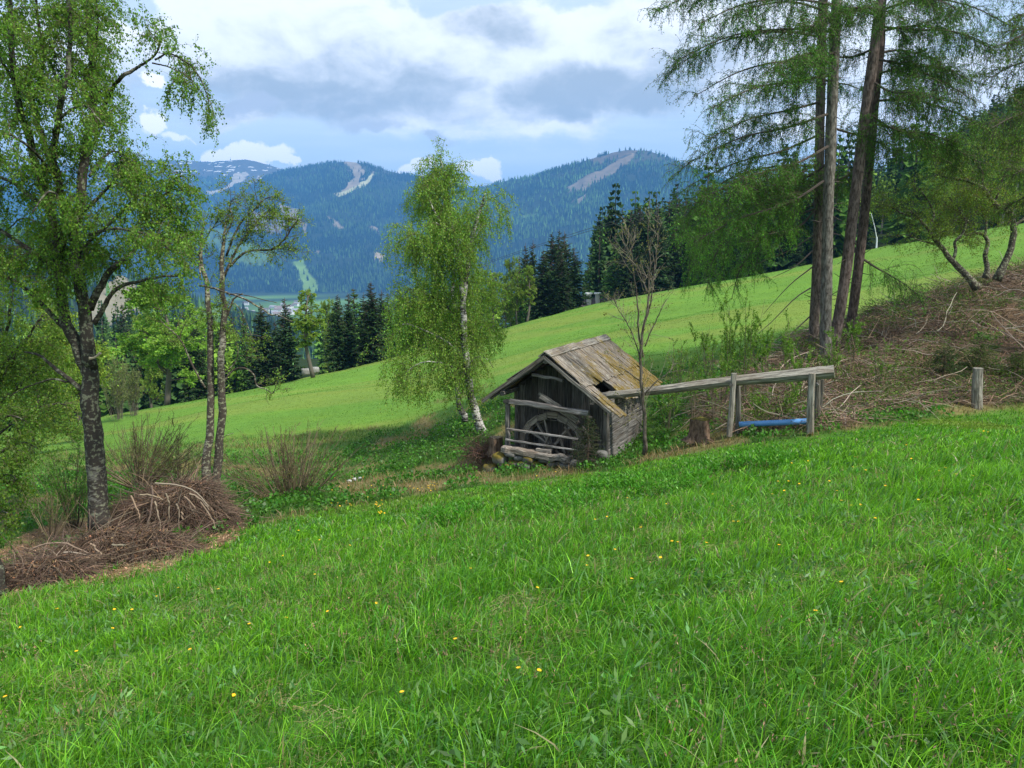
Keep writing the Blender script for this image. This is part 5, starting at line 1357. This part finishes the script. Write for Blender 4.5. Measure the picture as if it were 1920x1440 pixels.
# brush litter on the bank and the left heap
BR = (.17, .12, .085)
x, y, z, g = masked(110000, 18, 32, lambda g, x, y: g['bank'])
sel = RNG.random(len(x)) < min(1, 26000 / max(1, len(x))); x, y, z = x[sel], y[sel], z[sel]; n = len(x)
mb = MB(); sticks(mb, np.column_stack([x, y, z + RNG.uniform(0, .28, n) * (.3 + 1.3 * fbm(x, y, 3))]), RNG.uniform(.25, 1.1, n), RNG.uniform(.004, .009, n), tint((.19, .135, .095), n, .45, .08))
k = RNG.random(n) < .035; sticks(mb, np.column_stack([x, y, z + .2])[k], RNG.uniform(.8, 2.2, k.sum()), RNG.uniform(.010, .02, k.sum()), tint((.26, .22, .175), k.sum(), .2, .05), .25, 6)
k = RNG.random(n) < .25; leaves(mb, np.column_stack([x, y, z + RNG.uniform(.02, .2, n)])[k], RNG.normal(size=(k.sum(), 3)), RNG.uniform(.03, .09, k.sum()), tint((.18, .11, .06), k.sum(), .4, .1), ratio=.5)
k = RNG.random(n) < .05; sticks(mb, np.column_stack([x, y, z + .1])[k], RNG.uniform(.3, 1.1, k.sum()), RNG.uniform(.012, .024, k.sum()), tint((.12, .085, .06), k.sum(), .3, .05), .3, 4, sides=5)
tag(mb.build('brush_litter', M['twig']), 'thick layer of dead brown twigs covering the bank at the right', kind='stuff')
k = RNG.random(n) < .3; xx, yy, zz = x[k], y[k], z[k]; q = fbm(xx * .9, yy * .9, 3) > .44; xx, yy, zz = xx[q], yy[q], zz[q]
m = 9 * len(xx); i = np.repeat(np.arange(len(xx)), 9)
mb = MB(); P = np.column_stack([xx[i], yy[i], zz[i]]) + np.column_stack([RNG.normal(size=(m, 2)) * .16, RNG.uniform(.1, .5, m)])
leaves(mb, P, RNG.normal(size=(m, 3)), RNG.uniform(.03, .075, m), tint((.085, .15, .02), m, .3, .12), ratio=.7)
tag(mb.build('undergrowth', M['grass']), 'scattered green shoots growing through the dead twigs on the bank', kind='stuff')
# left heap: two mounds of brush
def heap(label, outline_c, Y, rx, ry, hgt, seed, nst, cx_w=None):
    st = np.random.default_rng(seed); c = at(*outline_c, Y); root = thing('brush_pile', label, 'brush pile', c)
    nu, nv = 40, 16; th = np.linspace(0, 2 * pi, nu, endpoint=False); rr = np.linspace(0, 1, nv)
    X = rx * rr[:, None] * np.cos(th); Yv = ry * rr[:, None] * np.sin(th)
    n = fbm(X * 1.4 + seed, Yv * 1.4, 4); prof = (1 - rr[:, None] ** 2.2) ** .8
    gz_ = hz(X + c[0], Yv + c[1]); base = gz_ - c[2]
    Z = base - .08 + hgt * prof * (.35 + 1.3 * n)
    mb = MB(); ix = np.arange(nu * nv).reshape(nv, nu); a = ix[:-1]; b = np.roll(a, -1, 1); cc = ix[1:]; d = np.roll(cc, -1, 1)
    mb.add(np.stack([X, Yv, Z], -1), np.stack([a, cc, d, b], -1).reshape(-1, 4), (.085, .058, .038)); mb.build('mound', M['soil'], root, True)
    def surf(k, lo=0, hi=1):
        r = np.sqrt(RNG.uniform(lo, hi, k)); t = RNG.random(k) * 6.28
        x, y = rx * r * np.cos(t), ry * r * np.sin(t)
        z = hz(x + c[0], y + c[1]) - c[2] - .08 + hgt * (1 - r ** 2.2) ** .8 * (.35 + 1.3 * fbm(x * 1.4 + seed, y * 1.4, 4)); return np.column_stack([x, y, z]), t
    mb = MB(); P, t = surf(nst, 0, 1.05 ** 2 * .95)
    dn_ = np.column_stack([np.cos(t), np.sin(t), -.6 * np.ones(len(t))])
    b = grow(P + [0, 0, .03], dn_ + RNG.normal(size=dn_.shape) * .8, RNG.uniform(.15, .6, nst), 4, .15, -.10)
    tubes(mb, b, RNG.uniform(.003, .007, nst)[:, None] * np.linspace(1, .5, 5)[None], 3, tint((.10, .068, .048), nst, .45, .08), cap=False)
    nb_ = nst // 28; P, t = surf(nb_, 0, .9); bb = grow(P + [0, 0, .02], RNG.normal(size=(nb_, 3)) * [1, 1, .3], RNG.uniform(.4, 1.2, nb_), 5, .1, -.06)
    tubes(mb, bb, RNG.uniform(.005, .010, nb_)[:, None] * np.linspace(1, .5, 6)[None], 4, tint((.13, .095, .068), nb_, .3, .06))
    P, t = surf(nst // 2, 0, 1); leaves(mb, P + RNG.normal(size=P.shape) * [.02, .02, .02] + [0, 0, .03], RNG.normal(size=P.shape), RNG.uniform(.03, .07, len(P)), tint((.17, .10, .055), len(P), .4, .08), ratio=.5)
    mb.build('twigs', M['twig'], root)
    return root, c, surf
h1, c1, s1 = heap('big domed pile of dead twigs and branches beside the old birch', (318, 962), 15.2, 1.3, 1.0, 1.15, 5, 12000)
h2, c2, s2 = heap('long low heap of twigs and wood chips sloping to the lower left', (195, 1040), 12.8, 1.6, .85, .55, 6, 6500)
h3, c3, s3 = heap('smallest heap of twigs and needles near the left edge', (80, 1072), 11.6, .9, .6, .35, 7, 3000)
for root, lst, Y in ((h1, [[(285,912),(285,950),(275,990),(268,1000)], [(290,940),(298,970),(302,995)], [(262,927),(290,930),(305,938)], [(290,906),(330,908),(370,925),(392,950)], [(330,945),(336,960),(335,990)], [(340,960),(345,975),(355,965)], [(355,925),(375,935),(392,955)], [(245,930),(260,960),(262,975)], [(345,930),(365,950),(360,958)], [(375,940),(398,975),(404,990)], [(310,925),(318,945),(316,980)]], 14.15),
                     (h2, [[(60,1028),(100,1018),(140,1025),(188,1048)], [(122,1035),(160,1040),(178,1058)], [(210,1022),(235,1022),(220,1025)], [(170,1020),(190,1038),(186,1042)]], 11.9)):
    for l in lst:
        mb = MB(); p = spline(L3(l, Y), 10) + RNG.normal(size=(10, 3)) * .008
        tubes(mb, p, np.linspace(.017, .009, 10)[None], 6, tint((.24, .185, .135), 1, .15, .04)[0]); o = mb.build('branch', M['twig']); shift(o, root.location); o.parent = root
x, y, z, g = masked(90000, 8, 18, lambda g, x, y: g['mound']); n = len(x)
if n:
    k = RNG.random(n) < min(1, 9000 / n); x, y, z = x[k], y[k], z[k]; n = len(x); mb = MB()
    leaves(mb, np.column_stack([x, y, z + RNG.uniform(.0, .05, n)]), RNG.normal(size=(n, 3)) * [1, 1, .35], RNG.uniform(.03, .09, n), tint((.27, .17, .10), n, .3, .08), ratio=.3)
    tag(mb.build('wood_chips', M['dry']), 'pale brown wood chips and dead needles around the left brush piles', kind='stuff')
# roots and debris at weeping birch foot
mb = MB(); P = np.array([at(905 + RNG.normal() * 16, 848 + RNG.normal() * 13, 22.3 + RNG.normal() * .3) for _ in range(900)])
sticks(mb, P, RNG.uniform(.15, .6, 900), .006, tint((.15, .09, .065), 900, .35, .08), .8)
tag(mb.build('root_tangle', M['twig'], origin=at(905, 850, 22.3)), 'tangle of reddish brown roots and twigs below the leaning birch', 'roots')

# ------------------------------------------------------------------ shrubs and saplings
def shrub(name, label, px, py, Y, nst, hpx, wpx, col, leafn, leafc, lsz, ang=.5, group=None, r=.008, cat='shrub', grav=.06, n2=4):
    b = at(px, py, Y); root = thing(name, label, cat, b, group); s = Y / FOC
    H = hpx * s; W = wpx * s
    a = RNG.random(nst) * 6.28; e = RNG.uniform(0, 1, nst)
    P0 = np.column_stack([np.cos(a) * e * W * .14, np.sin(a) * e * W * .14, np.full(nst, -.05)])
    D = np.column_stack([np.cos(a) * e * W / H * .62 * ang * 2, np.sin(a) * e * W / H * .62 * ang * 2, np.ones(nst)])
    L = H * RNG.uniform(.65, 1.12, nst) * np.sqrt(1 + (e * W / H * .5) ** 2)
    st = grow(P0, D, L, 8, .05, grav)
    mb = MB(); tubes(mb, st, taper(nst, 9, r, r * .35), 4, tint(col, nst, .25, .06), cap=False)
    b2 = spawn(st, nst * n2, (H * .12, H * .42), 5, 28, .1, .06, .25, .95)
    tubes(mb, b2, taper(len(b2), 6, r * .45, r * .2), 3, tint(col, len(b2), .25, .06), cap=False)
    b3 = spawn(b2, nst * n2 * 2, (H * .05, H * .18), 4, 30, .12, .04, .2, 1)
    tubes(mb, b3, taper(len(b3), 5, r * .28, r * .15), 3, tint(col, len(b3), .25, .06), cap=False)
    mb.build('stems', M['twig'], root)
    if leafn:
        lf = MB(); src = np.concatenate([b3]); p, T, i, f = sample(src, leafn // 2); q, T2, _, _ = sample(b2, leafn - leafn // 2)
        p = np.concatenate([p, q]); T = np.concatenate([T, T2])
        leaves(lf, p + RNG.normal(size=p.shape) * .01, T * .6 + RNG.normal(size=p.shape) * .6, RNG.uniform(.6, 1.3, len(p)) * lsz, tint(leafc, len(p), .25, .1), ratio=.6)
        lf.build('foliage', M['leaf'], root)
    return root
TWC = (.135, .105, .065)
shrub('willow_shrub', 'bare twiggy willow shrub in the gully left of the weeping birch', 545, 945, 19.2, 110, 150, 200, TWC, 4200, (.18, .20, .05), .026, .85, grav=.0, r=.012)
shrub('willow_shrub', 'wide bare shrub behind the brush pile between the two birches', 262, 905, 18.5, 95, 125, 190, TWC, 5200, (.16, .21, .05), .026, .85, grav=.0, r=.011)
shrub('willow_shrub', 'thin bare shrub just left of the twin birch stems', 335, 900, 18.8, 45, 85, 110, TWC, 2200, (.16, .21, .05), .024, .85, grav=.0)
shrub('willow_shrub', 'leafy green shrub left of the old birch trunk', 140, 985, 15.2, 34, 150, 140, (.12, .10, .06), 4200, (.10, .24, .03), .035, .75, grav=.01)
shrub('willow_shrub', 'low thin shrub with red brown stems at the foot of the old birch', 95, 1000, 14.5, 26, 80, 120, TWC, 900, (.12, .17, .03), .022, .6)
shrub('bare_shrub', 'grey haze like bare shrubs far behind the meadow edge beside the old birch', 222, 785, 60, 40, 105, 80, (.12, .11, .08), 6000, (.17, .2, .07), .09, .3, r=.014)
shrub('bare_shrub', 'second grey bare shrub behind the meadow edge', 252, 778, 63, 30, 90, 60, (.12, .11, .08), 4000, (.17, .2, .07), .09, .3, r=.014)
SG = 'leafy saplings along the flume'
for px, py, Y, h, w, nl, lab in ((1345, 790, 21.5, 150, 60, 900, 'leafy sapling clump left of the first flume post'), (1395, 760, 22.5, 190, 40, 1300, 'tall leafy sapling right behind the first flume post'), (1362, 770, 23, 210, 24, 1500, 'thin tall sapling with a hanging leafy top behind the log'),
     (1430, 740, 23, 150, 60, 1300, 'bushy sapling behind the middle of the log'), (1470, 720, 24, 120, 50, 600, 'sapling left of the larch stems'), (1300, 780, 22.5, 120, 70, 500, 'sparse sapling behind the mossy stump'), (1270, 740, 25, 100, 60, 500, 'sparse shrub right of the hut roof'),
     (1325, 700, 26, 90, 60, 700, 'low leafy shrub on the gully slope right of the young tree'), (1500, 760, 21, 110, 50, 700, 'leafy sapling behind the second flume post'), (1600, 690, 24, 90, 70, 700, 'leafy shoots at the foot of the right larches'), (1560, 720, 23, 100, 60, 600, 'leafy shoots in front of the front larch'),
     (1650, 720, 22.5, 90, 100, 300, 'thin bare shoots on the bank between larches and post'), (1255, 800, 22, 80, 50, 400, 'small sapling between the young tree and the stump'), (1700, 600, 29, 90, 90, 120, 'bare thorny shrub at the top of the bank'), (1480, 780, 20.5, 70, 40, 300, 'small shoots beneath the log'), (1425, 790, 20, 60, 50, 300, 'small shoots above the blue pipe')):
    shrub('sapling', lab, px, py, Y, 10, h, w, (.14, .12, .08), int(nl * 2.6), (.14, .27, .035), .045, .35, SG, r=.009, cat='sapling', n2=3)
# little spruce beside the porch and small green spruces on the bank
def small_spruce(label, px, py, Y, h, r, seed, col=(.03, .055, .018)):
    b = at(px, py, Y); root = thing('young_spruce', label, 'spruce', b); st = np.random.default_rng(seed); mbt = MB()
    tubes(mbt, np.array([[[0, 0, -.1], [.02, 0, h * .5], [0, 0, h]]]), np.array([[.03, .018, .004]]), 5, (.1, .07, .05)); mbt.build('trunk', M['twig'], root)
    nb = 130; f = 1 - st.random(nb) ** .7 * .95; f = 1 - f * .97; f = np.clip(st.random(nb), .03, .97); az = st.random(nb) * 6.28
    L = r * (1 - f) ** .7 * st.uniform(.6, 1.15, nb) + .05
    B = grow(np.column_stack([np.zeros(nb), np.zeros(nb), f * h]), np.column_stack([np.cos(az), np.sin(az), .1 - .3 * (1 - f)]), L, 5, .06, -.02)
    mb = MB(); tubes(mb, B, taper(nb, 6, .005, .002), 3, (.08, .06, .045), mat=1, cap=False)
    b2 = spawn(B, 900, (.08, .22), 3, 45, .08, -.05, .1, 1); tubes(mb, b2, taper(900, 4, .003, .002), 3, (.05, .05, .03), mat=1, cap=False)
    p, T, i, ff = sample(b2, 15000); leaves(mb, p, T * .5 + RNG.normal(size=p.shape) * .5, RNG.uniform(.018, .035, len(p)), tint(col, len(p), .35, .12), ratio=.28)
    mb.build('crown', [M['needle'], M['twig']], root)
small_spruce('small dark spruce growing in front of the hut porch at its right side', 1101, 880, 19.6, 1.45, .62, 1)
small_spruce('small bright spruce on the brush bank above the lone post', 1835, 690, 24, .75, .8, 2, (.07, .12, .02))
small_spruce('low wide young spruce left of the lone post on the bank', 1768, 700, 23.5, .8, .9, 3, (.04, .085, .018))
small_spruce('little green spruce at the right edge of the bank', 1905, 715, 23.5, .9, .8, 4, (.07, .13, .02))
# flowers
def buttercup_proto():
    st = MB(); tubes(st, np.array([[[0, 0, 0], [.006, .004, .1], [.0, .01, .2]]]), np.array([[.0016, .0014, .0012]]), 4, (.09, .17, .03), cap=False)
    fl_ = MB(); n = 7; a = np.arange(n) / n * 6.28
    c = np.array([0, .01, .2]); A = np.column_stack([np.cos(a), np.sin(a), np.full(n, .35)])
    for k in range(n):
        d = nrm(A[k][None])[0]; s = np.array([-sin(a[k]), cos(a[k]), 0]) * .010
        V = np.array([c, c + d * .014 + s, c + d * .021, c + d * .014 - s]); fl_.add(V, np.array([[0, 1, 2, 3]]), (.80, .46, .01))
    return st.mesh('flower_stem', M['grass']), fl_.mesh('flower_petals', M['paint'])
FS, FP = buttercup_proto()
FL = [(218,1162),(250,1167),(48,1197),(205,1205),(108,1164),(336,1127),(413,1127),(148,1250),(365,1247),(440,1335),(22,1338),(533,1182),(471,1197),(755,1340),(296,1141),(590,1100),(1147,1053),(1105,1067),(1098,1086),(1262,1038),(1270,1043),(1243,1068),(1183,1114),(1321,1045),(1375,1000),(1388,1001),(1582,1125),(1880,1100),(1532,1184),(975,1294),(1005,1293),(1113,993),(1135,988),(1338,943),(1330,971),(1373,971),(1456,920),(1475,920),(1470,937),(1500,926),(1552,920),(1567,942),(1580,960),(1597,971),(1610,966),(1447,948),(1758,903),(1766,897),(1790,911),(1762,918),(1818,915),(1482,885),(1515,882),(1592,893),(1620,900),(1602,873),(1710,878),(1825,864),(1852,826),(1845,822),(1490,868),(1700,850),(560,1010),(600,1030),(505,1075),(535,1060),(650,1040),(880,1090),(700,1150),(620,1170),(860,1230),(1000,1130),(1205,1010),(1245,962),(1180,950),(1660,930),(1720,960),(1640,1000),(1460,1050)]
def pix_ground(px, py):
    """where that line of sight meets the near slope"""
    px = np.asarray(px, float); py = np.asarray(py, float); lo = np.full(px.shape, 1.); hi = np.full(px.shape, 60.)
    u = (px - 960) / FOC; v = (720 - py) / FOC; k = 1 / (CP + v * SP); dx = u * k; dz = (-SP + v * CP) * k
    t = np.geomspace(1., 60, 400); T = t[:, None]
    f = dz[None] * T - height(dx[None] * T, np.broadcast_to(T, (400, len(px))))
    i = np.argmax(f < 0, 0); t0 = t[np.maximum(i, 1)]
    return np.column_stack([dx * t0, t0, dz * t0])
P = pix_ground([p[0] for p in FL], [p[1] for p in FL])
gulx, guly = [], []
for cx, cy, rx, ry, k in ((200 + 600, 920, 60, 12, 0), (795, 925, 22, 8, 10), (815, 922, 14, 8, 10), (645, 958, 14, 6, 8), (708, 958, 10, 6, 8), (712, 975, 14, 6, 6), (640, 915, 50, 14, 12), (1020, 900, 60, 8, 4), (700, 935, 60, 20, 8)):
    for _ in range(k): gulx.append(cx + RNG.normal() * rx * .6); guly.append(cy + RNG.normal() * ry * .6)
P2 = pix_ground(gulx, guly)
def flower(p, s, lab, grp):
    r = thing('buttercup', lab, 'flower', p, grp, RNG.random() * 6.28); r.scale = (s * 1.25, s * 1.25, s)
    r.rotation_euler[0] = RNG.normal() * .15; r.rotation_euler[1] = RNG.normal() * .15
    for nme, me in (('stem', FS), ('petals', FP)):
        o = bpy.data.objects.new(nme, me); COL.objects.link(o); o.parent = r
for p in P: flower([p[0], p[1], float(hz(p[0], p[1]))], .55 + .014 * p[1], 'small yellow buttercup standing singly in the near meadow grass', 'buttercups scattered over the near meadow')
for p in P2: flower([p[0], p[1], float(hz(p[0], p[1]))], .75, 'tiny yellow marsh flower in a cluster down in the gully', 'yellow flower clusters in the gully')
# ------------------------------------------------------------------ far buildings, lines, ski lift
M['lime'] = plain_mat('lime', .8, .2, .2, .5)
def house(px, py, Y, w, d, h, rh, label, wall=(.6, .58, .54), roofc=(.16, .12, .1), rz=0., chim=0, group=None, parts=True):
    b = at(px, py, Y); root = thing('house', label, 'house', b, group, rz)
    mb = MB(); x, y = w / 2, d / 2
    V = np.array([[-x, -y, -4], [x, -y, -4], [x, y, -4], [-x, y, -4], [-x, -y, h], [x, -y, h], [x, y, h], [-x, y, h], [-x, 0, h + rh], [x, 0, h + rh]])
    mb.add(V, [np.array([[0, 1, 5, 4], [2, 3, 7, 6]]), np.array([[1, 2, 6, 9, 5], [3, 0, 4, 8, 7]])], wall); mb.build('wall', M['lime'], root)
    e = .5; mb = MB()
    for s in (-1, 1):
        sl = rh / y; P4 = np.array([[-x - e, s * (y + e), h - e * sl], [x + e, s * (y + e), h - e * sl], [x + e, 0, h + rh], [-x - e, 0, h + rh]]) + [0, 0, .06]
        mb.add(np.concatenate([P4, P4 + [0, 0, .22]]), np.array([[0, 1, 2, 3], [4, 5, 6, 7], [0, 1, 5, 4], [1, 2, 6, 5], [2, 3, 7, 6], [3, 0, 4, 7]]), roofc)
    rf = mb.build('roof', M['lime'], root)
    for k in range(chim):
        mb = MB(); cx, cyy = (-w * .3 + k * w * .35), -y * .35; 
        beam(mb, [cx, cyy, h + rh * .4], [cx, cyy, h + rh + 1.0], .8, .8, up=(0, 1, 0), col=(.45, .43, .4)); beam(mb, [cx, cyy, h + rh + 1.0], [cx, cyy, h + rh + 1.25], 1.15, 1.15, up=(0, 1, 0), col=(.8, .8, .8)); mb.build('chimney', M['lime'], rf)
    for k in range(3):
        mb = MB(); wx = -w * .3 + k * w * .3; mb.add(np.array([[wx - .45, -y - .02, h - 2], [wx + .45, -y - .02, h - 2], [wx + .45, -y - .02, h - .8], [wx - .45, -y - .02, h - .8], [wx - .45, -y + .05, h - 2], [wx + .45, -y + .05, h - 2], [wx + .45, -y + .05, h - .8], [wx - .45, -y + .05, h - .8]]), np.array([[0, 1, 2, 3], [4, 7, 6, 5], [0, 4, 5, 1], [3, 2, 6, 7], [0, 3, 7, 4], [1, 5, 6, 2]]), (.05, .06, .08)); mb.build('window', M['paint'], root)
    return root
house(1116, 590, 135, 4.4, 4, .6, 2.0, 'dark roofed house with two white capped chimneys just over the meadow rim', (.25, .22, .2), (.10, .085, .09), .1, 2)
VG = 'houses of the village on the valley floor'
for i in range(26):
    px = RNG.uniform(455, 575); py = 567 + RNG.uniform(0, 26); Y = 162 / max(.02, (SP - (720 - py) / FOC * CP) / (CP + (720 - py) / FOC * SP))
    b = at(px, py, Y); w = RNG.uniform(12, 26)
    r = house(px, py, Y, w, RNG.uniform(10, 14), RNG.uniform(5, 9), 4, 'small pale village house on the valley floor seen between the trees', (.65, .64, .62), [(.22, .17, .15), (.3, .3, .32), (.14, .12, .11)][i % 3], RNG.uniform(-.6, .6), group=VG)
    r.location[2] = float(height(np.array(b[0]), np.array(b[1]))) - .0
def cable(pts, r, label):
    p = spline(np.array([at(*q) for q in pts]), 60); mb = MB(); tubes(mb, p, np.full((1, 60), r), 5, (.06, .06, .065))
    tag(mb.build('power_cable', M['twig'], origin=p[0]), label, 'cable')
cable([(380,668,190),(600,595,185),(925,487,175),(1160,412,120),(1400,352,100),(1700,280,90),(1925,203,80),(2150,110,75)], .035, 'upper of two thin power cables crossing in front of the forest')
cable([(380,674,190),(600,600,185),(925,490,175),(1160,417,120),(1400,357,100),(1700,285,90),(1925,210,80),(2150,118,75)], .035, 'lower of two thin power cables crossing in front of the forest')
r = thing('snow_lance', 'thin white tilted pole standing at the top edge of the bright meadow', 'pole', at(1643, 466, 112))
mb = MB(); tubes(mb, np.array([[[0, 0, -.3], [0, 0, 1.0], [-.05, 0, 1.6]]]), np.array([[.12, .1, .1]]), 8, (.6, .62, .65)); mb.build('base', M['paint'], r)
mb = MB(); tubes(mb, np.array([[[0, 0, 1.3], [-.45, 0, 3.0], [-1.1, 0, 4.9]]]), np.array([[.06, .05, .035]]), 6, (.65, .67, .7)); mb.build('tube', M['paint'], r)
# ------------------------------------------------------------------ sky, sun, air, camera
SUN_EL, SUN_AZ = radians(52), radians(128)      # azimuth clockwise from the view direction (+Y): behind right
def make_sky():
    w = bpy.data.worlds.new('World'); scene.world = w; w.use_nodes = True
    nt = w.node_tree; nt.nodes.clear()
    out = nt.nodes.new('ShaderNodeOutputWorld')
    sky = nt.nodes.new('ShaderNodeTexSky'); sky.sky_type = 'NISHITA'; sky.sun_disc = False
    sky.sun_elevation = SUN_EL; sky.sun_rotation = SUN_AZ; sky.air_density = 1.1; sky.dust_density = .6; sky.ozone_density = 1.5; sky.altitude = 1000
    dirv = N(nt, 'ShaderNodeTexCoord').outputs['Generated']
    sp = N(nt, 'ShaderNodeSeparateXYZ', {0: dirv})
    az = math_(nt, 'ARCTAN2', sp.outputs[0], sp.outputs[1]); el = math_(nt, 'ARCSINE', sp.outputs[2])
    ae = N(nt, 'ShaderNodeCombineXYZ', {0: az, 1: el, 2: 0.}).outputs[0]
    # cloud sheet: the direction projected on a level layer
    zc = math_(nt, 'ADD', math_(nt, 'MAXIMUM', sp.outputs[2], 0.), .10)
    pl = N(nt, 'ShaderNodeCombineXYZ', {0: math_(nt, 'DIVIDE', sp.outputs[0], zc), 1: math_(nt, 'DIVIDE', sp.outputs[1], zc), 2: 0.}).outputs[0]
    def dens(off):
        n1 = noise(nt, mapping(nt, pl, (1.05, .8, 1), (2.3, 1.7 + off, 0)), 1.5, 10, .6, .25)
        return n1.outputs[0]
    # hand placed banks in azimuth / elevation
    def ang(px, py):
        v = at(px, py, 1000.); v = v / np.linalg.norm(v)
        return math.atan2(v[0], v[1]), math.asin(v[2])
    warp = noise(nt, ae, 9, 6, .6)
    wv = N(nt, 'ShaderNodeVectorMath', {0: warp.outputs[1], 1: (.5, .5, .5)}, operation='SUBTRACT').outputs[0]
    wv = N(nt, 'ShaderNodeVectorMath', {0: wv, 1: (.15, .085, 0)}, operation='MULTIPLY').outputs[0]
    aw = N(nt, 'ShaderNodeVectorMath', {0: ae, 1: wv}, operation='ADD').outputs[0]
    def blobs(lst, vec):
        acc = None
        for (px, py, rx, ry, k) in lst:
            a, e = ang(px, py); a2, _ = ang(px + rx, py); _, e2 = ang(px, py - ry)
            s = N(nt, 'ShaderNodeVectorMath', {0: vec, 1: (a, e, 0)}, operation='SUBTRACT').outputs[0]
            s = N(nt, 'ShaderNodeVectorMath', {0: s, 1: (1 / abs(a2 - a), 1 / abs(e2 - e), 1)}, operation='MULTIPLY').outputs[0]
            ln = N(nt, 'ShaderNodeVectorMath', {0: s}, operation='LENGTH').outputs['Value']
            v = rng_(nt, ln, 1.25, .35, 0, k)
            acc = v if acc is None else math_(nt, 'MAXIMUM', acc, v)
        return acc
    # large bank
    bank = blobs([(760,110,560,170,1.), (1130,110,330,150,1.), (350,50,190,120,.8), (480,212,95,34,.8), (1500,100,300,160,.8), (1800,200,300,150,.9),(150,100,200,150,.5),(700,-250,900,250,.9)], aw)
    holes = blobs([(245,12,60,45,.9), (700,62,80,70,.42), (860,5,120,26,.5), (1090,0,70,20,.4)], aw)
    n0 = dens(0.); n1 = dens(.32)
    puff = noise(nt, mapping(nt, ae, (1, 1.7, 1)), 13, 10, .62, .35)
    D = math_(nt, 'ADD', math_(nt, 'MULTIPLY', math_(nt, 'SUBTRACT', n0, .5), 1.3), bank)
    D = math_(nt, 'ADD', math_(nt, 'SUBTRACT', D, holes), math_(nt, 'MULTIPLY', math_(nt, 'SUBTRACT', puff.outputs[0], .5), .5))
    mask = rng_(nt, D, .10, .60)
    # shading: greyer towards the flat undersides
    gr = blobs([(520,190,420,75,.9), (1150,170,260,70,1.), (700,150,260,80,.7), (930,60,120,50,.5), (1300,120,150,70,.8), (1480,195,150,45,.5), (760,165,200,50,.6),(1230,75,120,50,.5)], aw)
    lit = math_(nt, 'ADD', math_(nt, 'MULTIPLY', math_(nt, 'SUBTRACT', n0, n1), 1.8), math_(nt, 'MULTIPLY', math_(nt, 'SUBTRACT', puff.outputs[0], .5), 2.8))
    g = math_(nt, 'ADD', math_(nt, 'MULTIPLY', gr, .85), math_(nt, 'MULTIPLY', lit, -.55))
    g = rng_(nt, g, -.15, .95)
    ccol = mix(nt, g, (.74, .765, .80), (.315, .36, .395))
    skyc = mix(nt, 1., sky.outputs[0], (.085, .085, .085), 'MULTIPLY')
    # thin high veil and pale light near the skyline
    veil = rng_(nt, noise(nt, mapping(nt, pl, (.6, 1.3, 1)), .8, 6, .6).outputs[0], .3, .7, .58, .95)
    skyc = mix(nt, veil, skyc, (.56, .645, .72))
    mid = blobs([(1035,236,60,16,.5), (690,248,55,14,.0), (800,262,45,18,.0), (1060,245,40,12,.3)], aw)
    cm = blobs([(450,290,75,22,1.), (510,308,35,9,.8), (415,292,45,14,.9), (900,326,45,15,.9), (790,318,35,14,.9), (265,225,38,28,.95), (262,140,34,22,.85), (230,60,40,30,.4), (330,248,50,9,.5), (1500,240,160,60,.5)], aw)
    gm = blobs([(490,205,70,22,.8), (690,246,60,14,.6), (798,264,42,16,.75), (840,270,40,10,.4)], aw)
    c = mix(nt, mask, skyc, ccol)
    c = mix(nt, math_(nt, 'MAXIMUM', mid, rng_(nt, cm, .15, .6)), c, (.92, .91, .88))
    c = mix(nt, rng_(nt, gm, .1, .75, 0, .85), c, (.38, .42, .48))
    # the ground side of the world is dull
    c = mix(nt, rng_(nt, sp.outputs[2], -.06, -.02), (.05, .07, .05), c)
    bg = N(nt, 'ShaderNodeBackground', {'Color': c, 'Strength': 1.0})
    nt.links.new(bg.outputs[0], out.inputs[0])
    w.cycles.sampling_method = 'MANUAL'; w.cycles.sample_map_resolution = 1024
make_sky()
def make_sun():
    l = bpy.data.lights.new('sun', 'SUN'); l.energy = 3.5; l.angle = radians(4); l.color = (1, .95, .86)
    o = bpy.data.objects.new('sun', l); COL.objects.link(o)
    # direction TO the sun
    d = (sin(SUN_AZ) * cos(SUN_EL), cos(SUN_AZ) * cos(SUN_EL), sin(SUN_EL))
    import mathutils
    o.rotation_euler = mathutils.Vector(d).to_track_quat('Z', 'Y').to_euler()
make_sun()
def make_haze():
    m, nt, out = mat_new('haze')
    v = N(nt, 'ShaderNodeVolumePrincipled', {'Color': (.15, .46, 1., 1), 'Density': HAZE_D, 'Anisotropy': 0.})
    nt.links.new(v.outputs[0], out.inputs['Volume'])
    x0, x1, y0, y1, z0, z1 = -7200, 7200, -400, 10600, -190, 960
    V = [(x, y, z) for z in (z0, z1) for y in (y0, y1) for x in (x0, x1)]
    mb = MB(); mb.add(V, np.array([[0, 2, 3, 1], [4, 5, 7, 6], [0, 1, 5, 4], [2, 6, 7, 3], [0, 4, 6, 2], [1, 3, 7, 5]]))
    tag(mb.build('haze', m), 'thin blue air over the valley', kind='stuff')
HAZE_D = 1.3e-4
make_haze()
cam = bpy.data.cameras.new('camera'); co = bpy.data.objects.new('camera', cam); COL.objects.link(co)
cam.sensor_width = 36; cam.lens = FOC / 1920 * 36; cam.clip_end = 20000; cam.clip_start = .05
co.rotation_euler = (pi / 2 - PIT, 0, 0); scene.camera = co
scene.render.engine = 'CYCLES'
cy = scene.cycles; cy.use_denoising = True; cy.max_bounces = 6; cy.diffuse_bounces = 2; cy.glossy_bounces = 2; cy.transmission_bounces = 4; cy.volume_bounces = 0
cy.denoiser = 'OPENIMAGEDENOISE'; cy.denoising_input_passes = 'RGB_ALBEDO_NORMAL'; cy.volume_step_rate = 5; cy.use_adaptive_sampling = False
scene.view_settings.view_transform = 'Standard'; scene.view_settings.look = 'None'; scene.view_settings.exposure = 0.9; scene.view_settings.gamma = 1
